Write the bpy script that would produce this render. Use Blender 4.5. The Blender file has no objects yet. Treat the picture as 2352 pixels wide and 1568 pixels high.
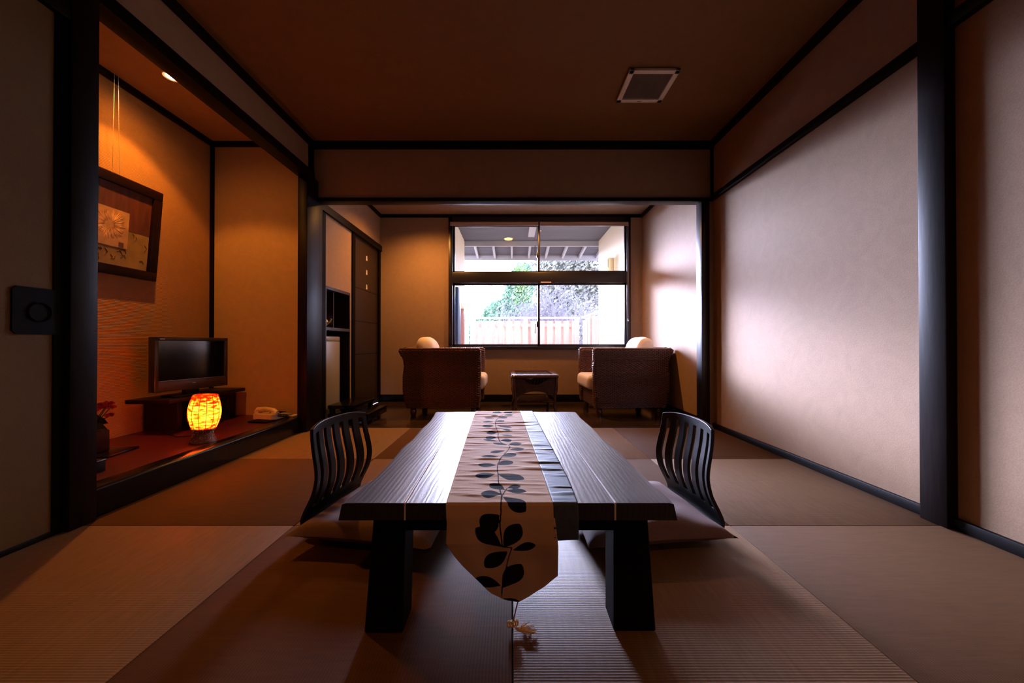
import bpy, bmesh, math, random
from mathutils import Vector, Matrix, noise
PI = math.pi
random.seed(7)
C = bpy.context.scene.collection
scn = bpy.context.scene

# ------------------------------------------------------------------ materials
def newmat(name):
    m = bpy.data.materials.new(name); m.use_nodes = True
    nt = m.node_tree; nt.nodes.clear()
    out = nt.nodes.new('ShaderNodeOutputMaterial')
    p = nt.nodes.new('ShaderNodeBsdfPrincipled')
    nt.links.new(p.outputs[0], out.inputs[0])
    return m, nt, p, out
def N(nt, t, **kw):
    n = nt.nodes.new(t)
    for k, v in kw.items(): setattr(n, k, v)
    return n
def coords(nt, scale=(1, 1, 1), rot=(0, 0, 0), src='Object'):
    tc = N(nt, 'ShaderNodeTexCoord'); mp = N(nt, 'ShaderNodeMapping')
    mp.inputs['Scale'].default_value = scale; mp.inputs['Rotation'].default_value = rot
    nt.links.new(tc.outputs[src], mp.inputs[0]); return mp.outputs[0]
def ramp(nt, fac, stops):
    r = N(nt, 'ShaderNodeValToRGB'); e = r.color_ramp.elements
    while len(e) < len(stops): e.new(.5)
    for i, (p, c) in enumerate(stops):
        e[i].position = p; e[i].color = (*c, 1)
    nt.links.new(fac, r.inputs[0]); return r.outputs[0]
def math_(nt, op, a, b=None, c=None):
    n = N(nt, 'ShaderNodeMath', operation=op)
    for i, v in enumerate((a, b, c)):
        if v is None: continue
        if isinstance(v, (int, float)): n.inputs[i].default_value = v
        else: nt.links.new(v, n.inputs[i])
    return n.outputs[0]
def bump(nt, p, h, strength=.3, dist=.002):
    b = N(nt, 'ShaderNodeBump'); b.inputs['Strength'].default_value = strength
    b.inputs['Distance'].default_value = dist
    nt.links.new(h, b.inputs['Height']); nt.links.new(b.outputs[0], p.inputs['Normal']); return b
def mul(c, k): return tuple(x * k for x in c)

def mat_noise(name, col, rough=.6, scale=30, amt=.15, bumpd=.001, stretch=(1, 1, 1), metal=0, spec=.5, detail=4, strength=.4):
    m, nt, p, out = newmat(name)
    v = coords(nt, stretch)
    n = N(nt, 'ShaderNodeTexNoise'); n.inputs['Scale'].default_value = scale; n.inputs['Detail'].default_value = detail
    nt.links.new(v, n.inputs['Vector'])
    nt.links.new(ramp(nt, n.outputs['Fac'], [(.25, mul(col, 1 - amt)), (.75, mul(col, 1 + amt))]), p.inputs['Base Color'])
    p.inputs['Roughness'].default_value = rough; p.inputs['Metallic'].default_value = metal
    p.inputs['Specular IOR Level'].default_value = spec
    if bumpd: bump(nt, p, n.outputs['Fac'], strength, bumpd)
    return m
def mat_wall(name, col, ribs=False):
    m, nt, p, out = newmat(name)
    v = coords(nt)
    n = N(nt, 'ShaderNodeTexNoise'); n.inputs['Scale'].default_value = 160; n.inputs['Detail'].default_value = 3
    nt.links.new(v, n.inputs['Vector'])
    n2 = N(nt, 'ShaderNodeTexNoise'); n2.inputs['Scale'].default_value = 6; n2.inputs['Detail'].default_value = 8
    n2.inputs['Distortion'].default_value = 2.5
    nt.links.new(v, n2.inputs['Vector'])
    f = math_(nt, 'ADD', math_(nt, 'MULTIPLY', n.outputs['Fac'], .6), math_(nt, 'MULTIPLY', n2.outputs['Fac'], .4))
    nt.links.new(ramp(nt, f, [(.32, mul(col, .86)), (.62, mul(col, 1.05))]), p.inputs['Base Color'])
    p.inputs['Roughness'].default_value = .75; p.inputs['Specular IOR Level'].default_value = .25
    h = n.outputs['Fac']
    if ribs:
        w = N(nt, 'ShaderNodeTexWave', wave_type='BANDS', bands_direction='Z'); w.inputs['Scale'].default_value = 32
        w.inputs['Distortion'].default_value = 1.2; w.inputs['Detail'].default_value = 2; w.inputs['Detail Scale'].default_value = 3
        nt.links.new(v, w.inputs['Vector']); h = w.outputs['Fac']
        bump(nt, p, h, .55, .002)
    else: bump(nt, p, h, .35, .0012)
    return m
def mat_wood(name, col, rough=.3, axis='Y', scale=18, amt=.35, spec=.5, bs=.25, coat=0):
    m, nt, p, out = newmat(name)
    st = {'Y': (1, .09, 1), 'X': (.09, 1, 1), 'Z': (1, 1, .09)}[axis]
    v = coords(nt, st)
    n = N(nt, 'ShaderNodeTexNoise'); n.inputs['Scale'].default_value = scale; n.inputs['Detail'].default_value = 6
    n.inputs['Distortion'].default_value = 1.0
    nt.links.new(v, n.inputs['Vector'])
    fine = N(nt, 'ShaderNodeTexNoise'); fine.inputs['Scale'].default_value = scale * 12; fine.inputs['Detail'].default_value = 3
    nt.links.new(v, fine.inputs['Vector'])
    f = math_(nt, 'ADD', math_(nt, 'MULTIPLY', n.outputs['Fac'], .6), math_(nt, 'MULTIPLY', fine.outputs['Fac'], .4))
    nt.links.new(ramp(nt, f, [(.35, mul(col, 1 - amt)), (.65, mul(col, 1 + amt))]), p.inputs['Base Color'])
    p.inputs['Roughness'].default_value = rough; p.inputs['Specular IOR Level'].default_value = spec
    p.inputs['Coat Weight'].default_value = coat; p.inputs['Coat Roughness'].default_value = .12
    bump(nt, p, f, bs, .001)
    return m
def mat_plain(name, col, rough=.5, metal=0, spec=.5):
    return mat_noise(name, col, rough, 60, .05, .0002, metal=metal, spec=spec)
def mat_emit(name, col, s):
    m = bpy.data.materials.new(name); m.use_nodes = True; nt = m.node_tree; nt.nodes.clear()
    o = N(nt, 'ShaderNodeOutputMaterial'); e = N(nt, 'ShaderNodeEmission')
    e.inputs[0].default_value = (*col, 1); e.inputs[1].default_value = s
    nt.links.new(e.outputs[0], o.inputs[0]); return m

def mat_tatami(name, ribs, col):
    m, nt, p, out = newmat(name)
    v = coords(nt)
    w = N(nt, 'ShaderNodeTexWave', wave_type='BANDS', bands_direction='Y' if ribs == 'X' else 'X')
    w.inputs['Scale'].default_value = 42; w.inputs['Distortion'].default_value = .4
    nt.links.new(v, w.inputs['Vector'])
    w2 = N(nt, 'ShaderNodeTexWave', wave_type='BANDS', bands_direction='X' if ribs == 'X' else 'Y')
    w2.inputs['Scale'].default_value = 110
    nt.links.new(v, w2.inputs['Vector'])
    v2 = coords(nt, (1.5, 14, 1) if ribs == 'Y' else (14, 1.5, 1))
    n = N(nt, 'ShaderNodeTexNoise'); n.inputs['Scale'].default_value = 8; n.inputs['Detail'].default_value = 8
    nt.links.new(v2, n.inputs['Vector'])
    f = math_(nt, 'ADD', math_(nt, 'MULTIPLY', n.outputs['Fac'], .62), math_(nt, 'MULTIPLY', w.outputs['Fac'], .22))
    f = math_(nt, 'ADD', f, math_(nt, 'MULTIPLY', w2.outputs['Fac'], .16))
    nt.links.new(ramp(nt, f, [(.25, mul(col, .72)), (.75, mul(col, 1.18))]), p.inputs['Base Color'])
    h = math_(nt, 'ADD', math_(nt, 'MULTIPLY', w.outputs['Fac'], 1.0), math_(nt, 'MULTIPLY', w2.outputs['Fac'], .25))
    bump(nt, p, h, .35, .0008)
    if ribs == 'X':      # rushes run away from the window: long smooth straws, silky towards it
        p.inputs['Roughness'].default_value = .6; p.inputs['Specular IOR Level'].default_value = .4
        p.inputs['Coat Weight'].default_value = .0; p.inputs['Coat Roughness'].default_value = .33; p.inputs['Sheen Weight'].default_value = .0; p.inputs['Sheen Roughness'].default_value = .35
    else:
        p.inputs['Roughness'].default_value = .75; p.inputs['Specular IOR Level'].default_value = .2
    return m

WALLC = (.37, .238, .146)
M = {}
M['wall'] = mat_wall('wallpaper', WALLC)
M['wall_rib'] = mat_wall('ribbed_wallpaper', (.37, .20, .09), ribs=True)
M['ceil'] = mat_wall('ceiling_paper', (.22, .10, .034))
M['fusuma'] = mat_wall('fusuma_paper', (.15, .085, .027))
M['black'] = mat_wood('black_stained_wood', (.004, .003, .0035), .55, 'Z', 14, .5, spec=.05)
M['black_y'] = mat_wood('black_stained_beam', (.004, .003, .003), .45, 'Y', 14, .5, spec=.12)
M['black_x'] = mat_wood('black_stained_rail', (.004, .003, .003), .45, 'X', 14, .5, spec=.15)
M['post'] = mat_wood('dark_post_wood', (.009, .005, .0045), .42, 'Z', 9, .6, bs=.5, spec=.10)
M['post_gloss'] = mat_wood('polished_post_wood', (.012, .008, .009), .3, 'Z', 9, .5, bs=.3, spec=.5)
M['lacquer'] = mat_wood('black_lacquer', (.006, .005, .006), .2, 'Y', 8, .3, bs=.05, spec=.2, coat=.12)
M['crimson'] = mat_wood('crimson_board', (.05, .0014, .011), .42, 'Y', 10, .25, bs=.12)
M['floorwood'] = mat_wood('dark_floor_wood', (.045, .026, .017), .16, 'X', 8, .35, bs=.1, coat=.3)
M['base'] = mat_plain('subfloor', (.18, .12, .07), .8)
M['tat_x'] = mat_tatami('tatami_cross_sheen_tint', 'X', (.20, .112, .048))  # lighter base colour carries the window sheen of these mats
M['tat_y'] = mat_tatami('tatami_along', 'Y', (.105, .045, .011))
M['entrance'] = mat_plain('entrance_dark_wood', (.035, .022, .014), .5)
M['winframe'] = mat_plain('window_bronze', (.016, .014, .02), .32)
M['doordark'] = mat_wood('dark_door_wood', (.020, .011, .009), .45, 'X', 14, .4)
M['blind'] = mat_noise('blind_fabric', (.5, .36, .31), .8, 200, .1, .0005)
M['steel'] = mat_plain('steel', (.5, .5, .5), .3, 1)
M['white'] = mat_plain('white_plastic', (.75, .64, .58), .45)
M['ventdark'] = mat_plain('vent_dark', (.02, .012, .01), .8)
M['slat'] = mat_plain('vent_slat', (.22, .15, .11), .6)
M['fridge'] = mat_plain('fridge_door', (.30, .27, .21), .35)
M['ceramic'] = mat_plain('ceramic', (.65, .6, .5), .25)
M['tvframe'] = mat_plain('tv_frame', (.035, .026, .022), .3, spec=.3)
M['screen'] = mat_plain('tv_screen', (.003, .003, .004), .12)
M['phone'] = mat_plain('phone_plastic', (.62, .50, .36), .4)
M['dark'] = mat_plain('dark_plastic', (.006, .006, .006), .6, spec=.06)
M['cushion'] = mat_noise('cushion_fabric', (.92, .80, .70), .85, 90, .06, .0008)
M['zabu'] = mat_noise('zabuton_fabric', (.15, .082, .072), .8, 220, .18, .001)
M['cord'] = mat_noise('tassel_cord', (.70, .48, .25), .7, 150, .2, .0005, (1, 1, .2))
M['groove_glint'] = mat_plain('groove_glint_paint', (.75, .75, .8), .3)  # light caught in the table grooves, put into a pale colour
M['picframe'] = mat_wood('picture_frame_wood', (.012, .004, .003), .4, 'Y', 12, .4, spec=.15, bs=.1)
M['extwall'] = mat_noise('exterior_render', (.62, .50, .34), .9, 80, .08, .001)
M['soffit'] = mat_wood('soffit_board', (.075, .07, .08), .8, 'X', 10, .15)
M['rafter'] = mat_plain('rafter_paint', (.34, .32, .32), .8)
M['fence'] = mat_wood('fence_cedar', (.78, .56, .46), .8, 'Z', 9, .2)
M['fencerail'] = mat_wood('fence_rail', (.75, .60, .52), .8, 'X', 9, .12)
M['deck'] = mat_wood('deck_boards', (.42, .34, .27), .8, 'Y', 9, .2)
M['bark_dark'] = mat_noise('bark_dark', (.14, .11, .09), .9, 20, .3, .004)
M['bark_pale'] = mat_noise('bark_pale', (.26, .25, .28), .9, 20, .2, .002)
M['rusty'] = mat_wood('reddish_post', (.20, .07, .045), .6, 'Z', 9, .3)
M['navy'] = mat_noise('navy_satin', (.05, .065, .095), .6, 60, .2, .0006, spec=.12)
M['rattan_dark'] = mat_wood('rattan_tube', (.075, .026, .020), .22, 'Z', 20, .4, spec=1.0)
M['petal'] = mat_noise('petal', (.40, .02, .05), .7, 40, .3, 0)
M['leafdark'] = mat_noise('leaf_dark', (.030, .035, .012), .5, 30, .4, 0)
M['leafyellow'] = mat_noise('leaf_yellow', (.30, .17, .03), .6, 30, .4, 0)
M['lantern'] = mat_emit('lantern_glow', (1, .93, .82), 7)
M['soffit_glow'] = mat_emit('soffit_lamp_glow', (1, .45, .08), 6)
M['bulb'] = mat_emit('bulb_glow', (1, .62, .25), 60)

def mat_weave(name, col, w=.046, h=.0135, dist=.008):
    m, nt, p, out = newmat(name)
    tc = N(nt, 'ShaderNodeTexCoord'); sx = N(nt, 'ShaderNodeSeparateXYZ'); nt.links.new(tc.outputs['Object'], sx.inputs[0])
    u = math_(nt, 'ADD', sx.outputs[0], sx.outputs[1])
    cb = N(nt, 'ShaderNodeCombineXYZ'); nt.links.new(u, cb.inputs[0]); nt.links.new(sx.outputs[2], cb.inputs[1])
    b = N(nt, 'ShaderNodeTexBrick'); nt.links.new(cb.outputs[0], b.inputs['Vector'])
    b.inputs['Scale'].default_value = 1; b.inputs['Brick Width'].default_value = w; b.inputs['Row Height'].default_value = h
    b.inputs['Mortar Size'].default_value = h * .30; b.inputs['Mortar Smooth'].default_value = .8
    b.inputs['Color1'].default_value = (*mul(col, 2.6), 1); b.inputs['Color2'].default_value = (*mul(col, 1.1), 1)
    b.inputs['Mortar'].default_value = (*mul(col, .04), 1)
    nt.links.new(b.outputs['Color'], p.inputs['Base Color'])
    p.inputs['Roughness'].default_value = .38
    inv = math_(nt, 'SUBTRACT', 1, b.outputs['Fac'])
    bump(nt, p, inv, .9, dist); return m
M['weave'] = mat_weave('seagrass_weave', (.060, .019, .013))
M['braid'] = mat_noise('seagrass_braid', (.16, .065, .042), .26, 90, .3, .0015, spec=.9)
M['strand'] = mat_noise('seagrass_strand', (.14, .048, .034), .3, 120, .4, .0008, spec=.8)
M['wicker'] = mat_weave('wicker_fine', (.070, .026, .020), .018, .007, .003)

def mat_foliage(name, c1, c2):
    m = bpy.data.materials.new(name); m.use_nodes = True; nt = m.node_tree; nt.nodes.clear()
    o = N(nt, 'ShaderNodeOutputMaterial'); v = coords(nt)
    n = N(nt, 'ShaderNodeTexNoise'); n.inputs['Scale'].default_value = 3; n.inputs['Detail'].default_value = 5
    nt.links.new(v, n.inputs['Vector']); col = ramp(nt, n.outputs['Fac'], [(.35, c1), (.65, c2)])
    d = N(nt, 'ShaderNodeBsdfDiffuse'); t = N(nt, 'ShaderNodeBsdfTranslucent'); mx = N(nt, 'ShaderNodeMixShader')
    nt.links.new(col, d.inputs[0]); nt.links.new(col, t.inputs[0]); mx.inputs[0].default_value = .04
    nt.links.new(d.outputs[0], mx.inputs[1]); nt.links.new(t.outputs[0], mx.inputs[2]); nt.links.new(mx.outputs[0], o.inputs[0]); return m
M['fol_green'] = mat_foliage('foliage_green', (.16, .30, .19), (.30, .46, .32))
M['fol_yellow'] = mat_foliage('foliage_yellowgreen', (.26, .42, .16), (.40, .56, .28))
M['fol_grey'] = mat_foliage('foliage_grey', (.20, .21, .18), (.38, .37, .30))
def mat_glass():
    m = bpy.data.materials.new('window_glass'); m.use_nodes = True; nt = m.node_tree; nt.nodes.clear()
    o = N(nt, 'ShaderNodeOutputMaterial'); t = N(nt, 'ShaderNodeBsdfTransparent'); g = N(nt, 'ShaderNodeBsdfGlossy')
    g.inputs['Roughness'].default_value = .02; f = N(nt, 'ShaderNodeFresnel'); f.inputs[0].default_value = 1.35
    t.inputs[0].default_value = (.97, .98, .98, 1)
    mx = N(nt, 'ShaderNodeMixShader'); nt.links.new(f.outputs[0], mx.inputs[0]); nt.links.new(t.outputs[0], mx.inputs[1])
    nt.links.new(g.outputs[0], mx.inputs[2]); nt.links.new(mx.outputs[0], o.inputs[0]); return m
M['glass'] = mat_glass()

def mat_tabletop():
    m, nt, p, out = newmat('table_dark_oak')
    v = coords(nt, (1, .12, 1))
    w = N(nt, 'ShaderNodeTexWave', wave_type='BANDS', bands_direction='X')
    w.inputs['Scale'].default_value = 26; w.inputs['Distortion'].default_value = 7; w.inputs['Detail'].default_value = 3
    w.inputs['Detail Scale'].default_value = 1.2
    nt.links.new(v, w.inputs['Vector'])
    n = N(nt, 'ShaderNodeTexNoise'); n.inputs['Scale'].default_value = 260; n.inputs['Detail'].default_value = 2
    nt.links.new(coords(nt, (1, .45, 1)), n.inputs['Vector'])
    nt.links.new(ramp(nt, w.outputs['Fac'], [(.2, (.008, .006, .008)), (.8, (.020, .014, .015))]), p.inputs['Base Color'])
    p.inputs['Roughness'].default_value = .40; p.inputs['Specular IOR Level'].default_value = .55
    h = math_(nt, 'ADD', math_(nt, 'MULTIPLY', w.outputs['Fac'], .55), math_(nt, 'MULTIPLY', n.outputs['Fac'], .6))
    bump(nt, p, h, .30, .0012); return m
M['tabletop'] = mat_tabletop()
def mat_runner():
    m, nt, p, out = newmat('runner_cloth')
    a = N(nt, 'ShaderNodeAttribute'); a.attribute_name = 'leaf'
    f = math_(nt, 'GREATER_THAN', a.outputs['Fac'], .5)
    n = N(nt, 'ShaderNodeTexNoise'); n.inputs['Scale'].default_value = 500; n.inputs['Detail'].default_value = 2
    nt.links.new(coords(nt), n.inputs['Vector'])
    mx = N(nt, 'ShaderNodeMix', data_type='RGBA'); nt.links.new(f, mx.inputs[0])
    mx.inputs[6].default_value = (.56, .36, .22, 1); mx.inputs[7].default_value = (.008, .008, .012, 1)
    nt.links.new(mx.outputs[2], p.inputs['Base Color'])
    r = math_(nt, 'ADD', math_(nt, 'MULTIPLY', f, .1), .8); p.inputs['Specular IOR Level'].default_value = .04; nt.links.new(r, p.inputs['Roughness'])
    bump(nt, p, n.outputs['Fac'], .15, .0004); return m
M['runner'] = mat_runner()
def mat_shade():
    m = bpy.data.materials.new('red_lamp_thread'); m.use_nodes = True; nt = m.node_tree; nt.nodes.clear()
    o = N(nt, 'ShaderNodeOutputMaterial')
    tc = N(nt, 'ShaderNodeTexCoord'); sx = N(nt, 'ShaderNodeSeparateXYZ'); nt.links.new(tc.outputs['Object'], sx.inputs[0])
    ang = math_(nt, 'ARCTAN2', sx.outputs[1], sx.outputs[0])
    cb = N(nt, 'ShaderNodeCombineXYZ'); nt.links.new(math_(nt, 'MULTIPLY', ang, 1.2), cb.inputs[0]); nt.links.new(math_(nt, 'MULTIPLY', sx.outputs[2], 48), cb.inputs[1])
    n = N(nt, 'ShaderNodeTexNoise'); n.inputs['Scale'].default_value = 1.6; n.inputs['Detail'].default_value = 4; nt.links.new(cb.outputs[0], n.inputs['Vector'])
    zt_ = math_(nt, 'ABSOLUTE', math_(nt, 'SUBTRACT', sx.outputs[2], .175))
    end_dim = math_(nt, 'MULTIPLY', math_(nt, 'MAXIMUM', math_(nt, 'SUBTRACT', zt_, .06), 0), 2.6)  # bulb's fading towards both shade ends, put into the colour as redder bands
    col = ramp(nt, math_(nt, 'SUBTRACT', n.outputs['Fac'], end_dim), [(.36, (.75, .02, .004)), (.46, (1, .30, .03)), (.56, (1, .62, .16))])
    t = N(nt, 'ShaderNodeBsdfTranslucent'); nt.links.new(col, t.inputs[0])
    d = N(nt, 'ShaderNodeBsdfDiffuse'); nt.links.new(col, d.inputs[0])
    mx = N(nt, 'ShaderNodeMixShader'); mx.inputs[0].default_value = .25
    nt.links.new(t.outputs[0], mx.inputs[1]); nt.links.new(d.outputs[0], mx.inputs[2]); nt.links.new(mx.outputs[0], o.inputs[0]); return m
M['shade'] = mat_shade()
M['thread'] = mat_plain('dark_red_thread', (.16, .004, .003), .6)
M['lampbase'] = mat_noise('beaded_base', (.16, .05, .05), .35, 260, .6, .002)
M['gold'] = mat_noise('art_gold', (.40, .24, .10), .5, 14, .35, .002)
M['art_red'] = mat_noise('art_brown', (.08, .018, .006), .6, 5, .5, .001, (1, 6, 1))
M['art_olive'] = mat_noise('art_olive', (.24, .165, .05), .6, 9, .4, .001)
M['art_black'] = mat_plain('art_black', (.02, .015, .012), .5)
M['art_line'] = mat_plain('art_line', (.06, .025, .01), .6)
M['art_petal'] = mat_noise('art_petal', (.75, .48, .24), .4, 30, .3, .001)

# ------------------------------------------------------------------ mesh helpers
def box(bm, x0, x1, y0, y1, z0, z1, bev=0, seg=2):
    r = bmesh.ops.create_cube(bm, size=1)
    for v in r['verts']:
        v.co = Vector((x0 + (v.co.x + .5) * (x1 - x0), y0 + (v.co.y + .5) * (y1 - y0), z0 + (v.co.z + .5) * (z1 - z0)))
    if bev:
        es = list({e for v in r['verts'] for e in v.link_edges})
        bmesh.ops.bevel(bm, geom=es, offset=bev, segments=seg, profile=.5, affect='EDGES')
    return bm
def prism(bm, poly, axis, a, b):
    def mk(p, t):
        return {'X': (t, p[0], p[1]), 'Y': (p[0], t, p[1]), 'Z': (p[0], p[1], t)}[axis]
    A = [bm.verts.new(mk(p, a)) for p in poly]; B = [bm.verts.new(mk(p, b)) for p in poly]
    n = len(poly); bm.faces.new(A); bm.faces.new(B[::-1])
    for i in range(n): bm.faces.new((A[i], B[i], B[(i + 1) % n], A[(i + 1) % n]))
    return bm
def tube(bm, pts, r, n=8, caps=True):
    pts = [Vector(p) for p in pts]; rings = []
    rr = r if isinstance(r, (list, tuple)) else [r] * len(pts)
    ref = Vector((0, 0, 1)) if abs((pts[1] - pts[0]).normalized().z) < .9 else Vector((1, 0, 0))
    for i, p in enumerate(pts):
        d = (pts[min(i + 1, len(pts) - 1)] - pts[max(i - 1, 0)]).normalized()
        a = d.cross(ref)
        if a.length < 1e-4: a = d.cross(Vector((0, 1, 0)))
        a.normalize(); b = d.cross(a).normalized(); ref = b.cross(d) if False else ref
        rings.append([bm.verts.new(p + (a * math.cos(2 * PI * k / n) + b * math.sin(2 * PI * k / n)) * rr[i]) for k in range(n)])
    for A, B in zip(rings, rings[1:]):
        for k in range(n): bm.faces.new((A[k], A[(k + 1) % n], B[(k + 1) % n], B[k]))
    if caps: bm.faces.new(rings[0][::-1]); bm.faces.new(rings[-1])
    return bm
def lathe(bm, prof, n=24, c=(0, 0, 0)):
    rings = []
    for r, z in prof:
        rings.append([bm.verts.new((c[0] + r * math.cos(2 * PI * k / n), c[1] + r * math.sin(2 * PI * k / n), c[2] + z)) for k in range(n)])
    for A, B in zip(rings, rings[1:]):
        for k in range(n): bm.faces.new((A[k], A[(k + 1) % n], B[(k + 1) % n], B[k]))
    bm.faces.new(rings[0][::-1]); bm.faces.new(rings[-1]); return bm
def ell(bm, c, s, rot=None, seg=10, ring=7):
    mt = Matrix.Translation(c) @ (rot or Matrix.Identity(4)) @ Matrix.Diagonal((*s, 1))
    bmesh.ops.create_uvsphere(bm, u_segments=seg, v_segments=ring, radius=1, matrix=mt); return bm
def obj(name, bm, mat, parent=None, smooth=True, loc=None, keep=False):
    if not keep: bmesh.ops.recalc_face_normals(bm, faces=bm.faces[:])
    me = bpy.data.meshes.new(name); bm.to_mesh(me); bm.free()
    for m in (mat if isinstance(mat, list) else [mat]): me.materials.append(m)
    if smooth:
        me.shade_smooth()
        try: me.set_sharp_from_angle(angle=math.radians(38))
        except Exception: pass
    o = bpy.data.objects.new(name, me); C.objects.link(o)
    if parent: o.parent = parent
    if loc: o.location = loc
    return o
def BM(): return bmesh.new()
def thing(name, label, cat, loc=(0, 0, 0), rz=0, group=None):
    o = bpy.data.objects.new(name, None); C.objects.link(o); o.empty_display_size = .1
    o.location = loc; o.rotation_euler = (0, 0, rz); return tag(o, label, cat, group)
def tag(o, label, cat, group=None, kind=None):
    o['label'] = label; o['category'] = cat
    if group: o['group'] = group
    if kind: o['kind'] = kind
    return o
def struct(name, bm, mat, parent=None, smooth=True):
    o = obj(name, bm, mat, parent, smooth)
    if not parent: o['kind'] = 'structure'
    return o
def sbox(name, b, mat, bev=0, parent=None):
    return struct(name, box(BM(), *b, bev), mat, parent)
def copy_tree(o, parent=None):
    c = o.copy(); C.objects.link(c)
    if parent: c.parent = parent
    for ch in list(o.children): copy_tree(ch, c)
    return c

# ------------------------------------------------------------------ room constants
W = 1.78; D1 = 3.336; H = 2.525; D2 = 5.30; ZB = -.07; HW0 = -1.85; HW1 = 1.825; YB = -2.3; AX = -2.62
# floors
sbox('floor_hall', (-W, W, YB, D1, -.14, -.056), M['base'])
sbox('floor_entrance', (-W, W, YB, .655, -.056, 0), M['tat_y'])
sbox('floor_veranda', (HW0, HW1, D1 + .002, D2, ZB - .08, ZB), M['floorwood'])
sbox('trim_sill', (-1.72, 1.67, D1, D1 + .11, ZB, -.004), M['floorwood'], .004)
# tatami mats
S = .8935
lab = {
 (0, 0): 'brown tatami mat at the near left, running to the fusuma panel',
 (0, 1): 'brown tatami mat at the near end, under the left front leg of the low table',
 (0, 2): 'brown tatami mat at the near end, under the right front leg of the low table',
 (0, 3): 'brown tatami mat at the near right, below the thick right-hand post',
 (1, 0): 'orange-brown tatami mat along the alcove step, left of the left floor chair',
 (1, 1): 'tatami mat beneath the left floor chair and left half of the low table',
 (1, 2): 'tatami mat beneath the right floor chair and right half of the low table',
 (1, 3): 'pale shining tatami mat between the right floor chair and the right wall',
 (2, 0): 'tatami mat in the far left corner beside the telephone end of the alcove',
 (2, 1): 'tatami mat at the far edge, left of the low table end',
 (2, 2): 'small bright patch of tatami mat at the far edge, right of the low table end',
 (2, 3): 'tatami mat in the far right corner against the wall foot'}
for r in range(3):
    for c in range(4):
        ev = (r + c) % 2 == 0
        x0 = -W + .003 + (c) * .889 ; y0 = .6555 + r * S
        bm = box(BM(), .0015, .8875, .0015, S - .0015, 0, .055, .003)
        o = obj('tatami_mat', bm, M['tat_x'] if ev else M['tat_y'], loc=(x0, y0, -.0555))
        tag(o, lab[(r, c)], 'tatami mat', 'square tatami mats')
# right wall
sbox('wall_right', (W, W + .12, YB, D1 + .1, 0, H), M['wall'])
sbox('trim_1', (W - .018, W, YB, D1, 0, .045), M['black_y'], .003)
sbox('trim_2', (W - .03, W, 1.62, D1, 2.00, 2.045), M['black_y'], .002)
sbox('trim_3', (W - .035, W, YB, 1.515, 2.008, 2.060), M['black_y'], .002)
sbox('trim_4', (W - .042, W + .03, 1.515, 1.620, 0, H), M['post'], .004)
# left wall with fusuma
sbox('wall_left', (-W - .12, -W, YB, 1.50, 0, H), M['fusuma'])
sbox('trim_5', (-W - .03, -W + .04, 1.492, 1.592, 0, H), M['post'], .004)
sbox('trim_6', (-W, -W + .035, YB, 1.492, 2.02, 2.085), M['black_y'], .002)
sbox('trim_7', (-W, -W + .015, YB, 1.492, 0, .022), M['black_y'], .002)
sbox('wall_left_upper', (-W - .06, -W, 1.592, D1, 2.245, H), M['wall'])
sbox('trim_8', (-W - .065, -W + .040, 1.592, D1, 2.18, 2.25), M['black_y'], .003)
sbox('trim_9', (-W - .02, -W + .06, 3.175, D1 + .1, 0, 2.18), M['post'], .004)
# fusuma door leaf with square pull plate
d = thing('door_1', '', ''); del d['label']; del d['category']; d['kind'] = 'structure'; d.location = (-W + .001, 1.0, .022)
obj('door_panel', box(BM(), 0, .012, -.45, .455, 0, 1.995), M['fusuma'], d)
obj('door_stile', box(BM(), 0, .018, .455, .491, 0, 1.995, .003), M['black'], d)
bm = BM(); py0, py1, pz0, pz1 = .333, .470, .753, .925
prism(bm, [(py0 + .012, pz0), (py1, pz0), (py1, pz1), (py0 + .012, pz1), (py0, pz1 - .012), (py0, pz0 + .012)], 'X', .012, .019)
hp = obj('handle_plate', bm, M['black'], d)
bm = BM(); prof = [(.037, 0), (.037, .004), (.034, .006), (.031, .003), (.030, -.001), (.0, -.001)]
lathe(bm, prof, 32)
bmesh.ops.transform(bm, matrix=Matrix.Translation((.0192, .41, .835)) @ Matrix.Rotation(PI / 2, 4, 'Y'), verts=bm.verts)
obj('pull_ring', bm, M['dark'], hp)
# back wall of the hall: small wall over the opening
sbox('wall_back', (-W, W, D1 + .02, D1 + .09, 2.03, H), M['wall'])
sbox('trim_10', (-W + .06, W, D1, D1 + .10, 1.998, 2.030), M['black_x'], .003)
sbox('trim_11', (-W, W, D1 - .015, D1 + .03, H - .06, H), M['black_x'], .002)
sbox('trim_12', (W - .107, W - .037, D1, D1 + .10, 0, 1.998), M['post_gloss'], .004)
sbox('trim_13', (W - .02, W, D1 - .002, D1 + .02, 2.03, H - .06), M['black'], .002)
sbox('trim_14', (-W, -W + .022, D1 - .002, D1 + .02, 2.03, H - .06), M['black'], .002)
sbox('wall_back_right', (W - .037, W + .12, D1 + .005, D1 + .1, 0, 2.03), M['wall'])
sbox('trim_15', (-W, -W + .035, YB, D1, H - .045, H), M['black_y'], .002)
sbox('trim_16', (W - .035, W, YB, D1, H - .045, H), M['black_y'], .002)
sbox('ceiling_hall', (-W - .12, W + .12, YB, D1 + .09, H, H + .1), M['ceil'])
sbox('wall_front', (-W, W, YB - .1, YB, 0, H), M['entrance'])
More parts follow.
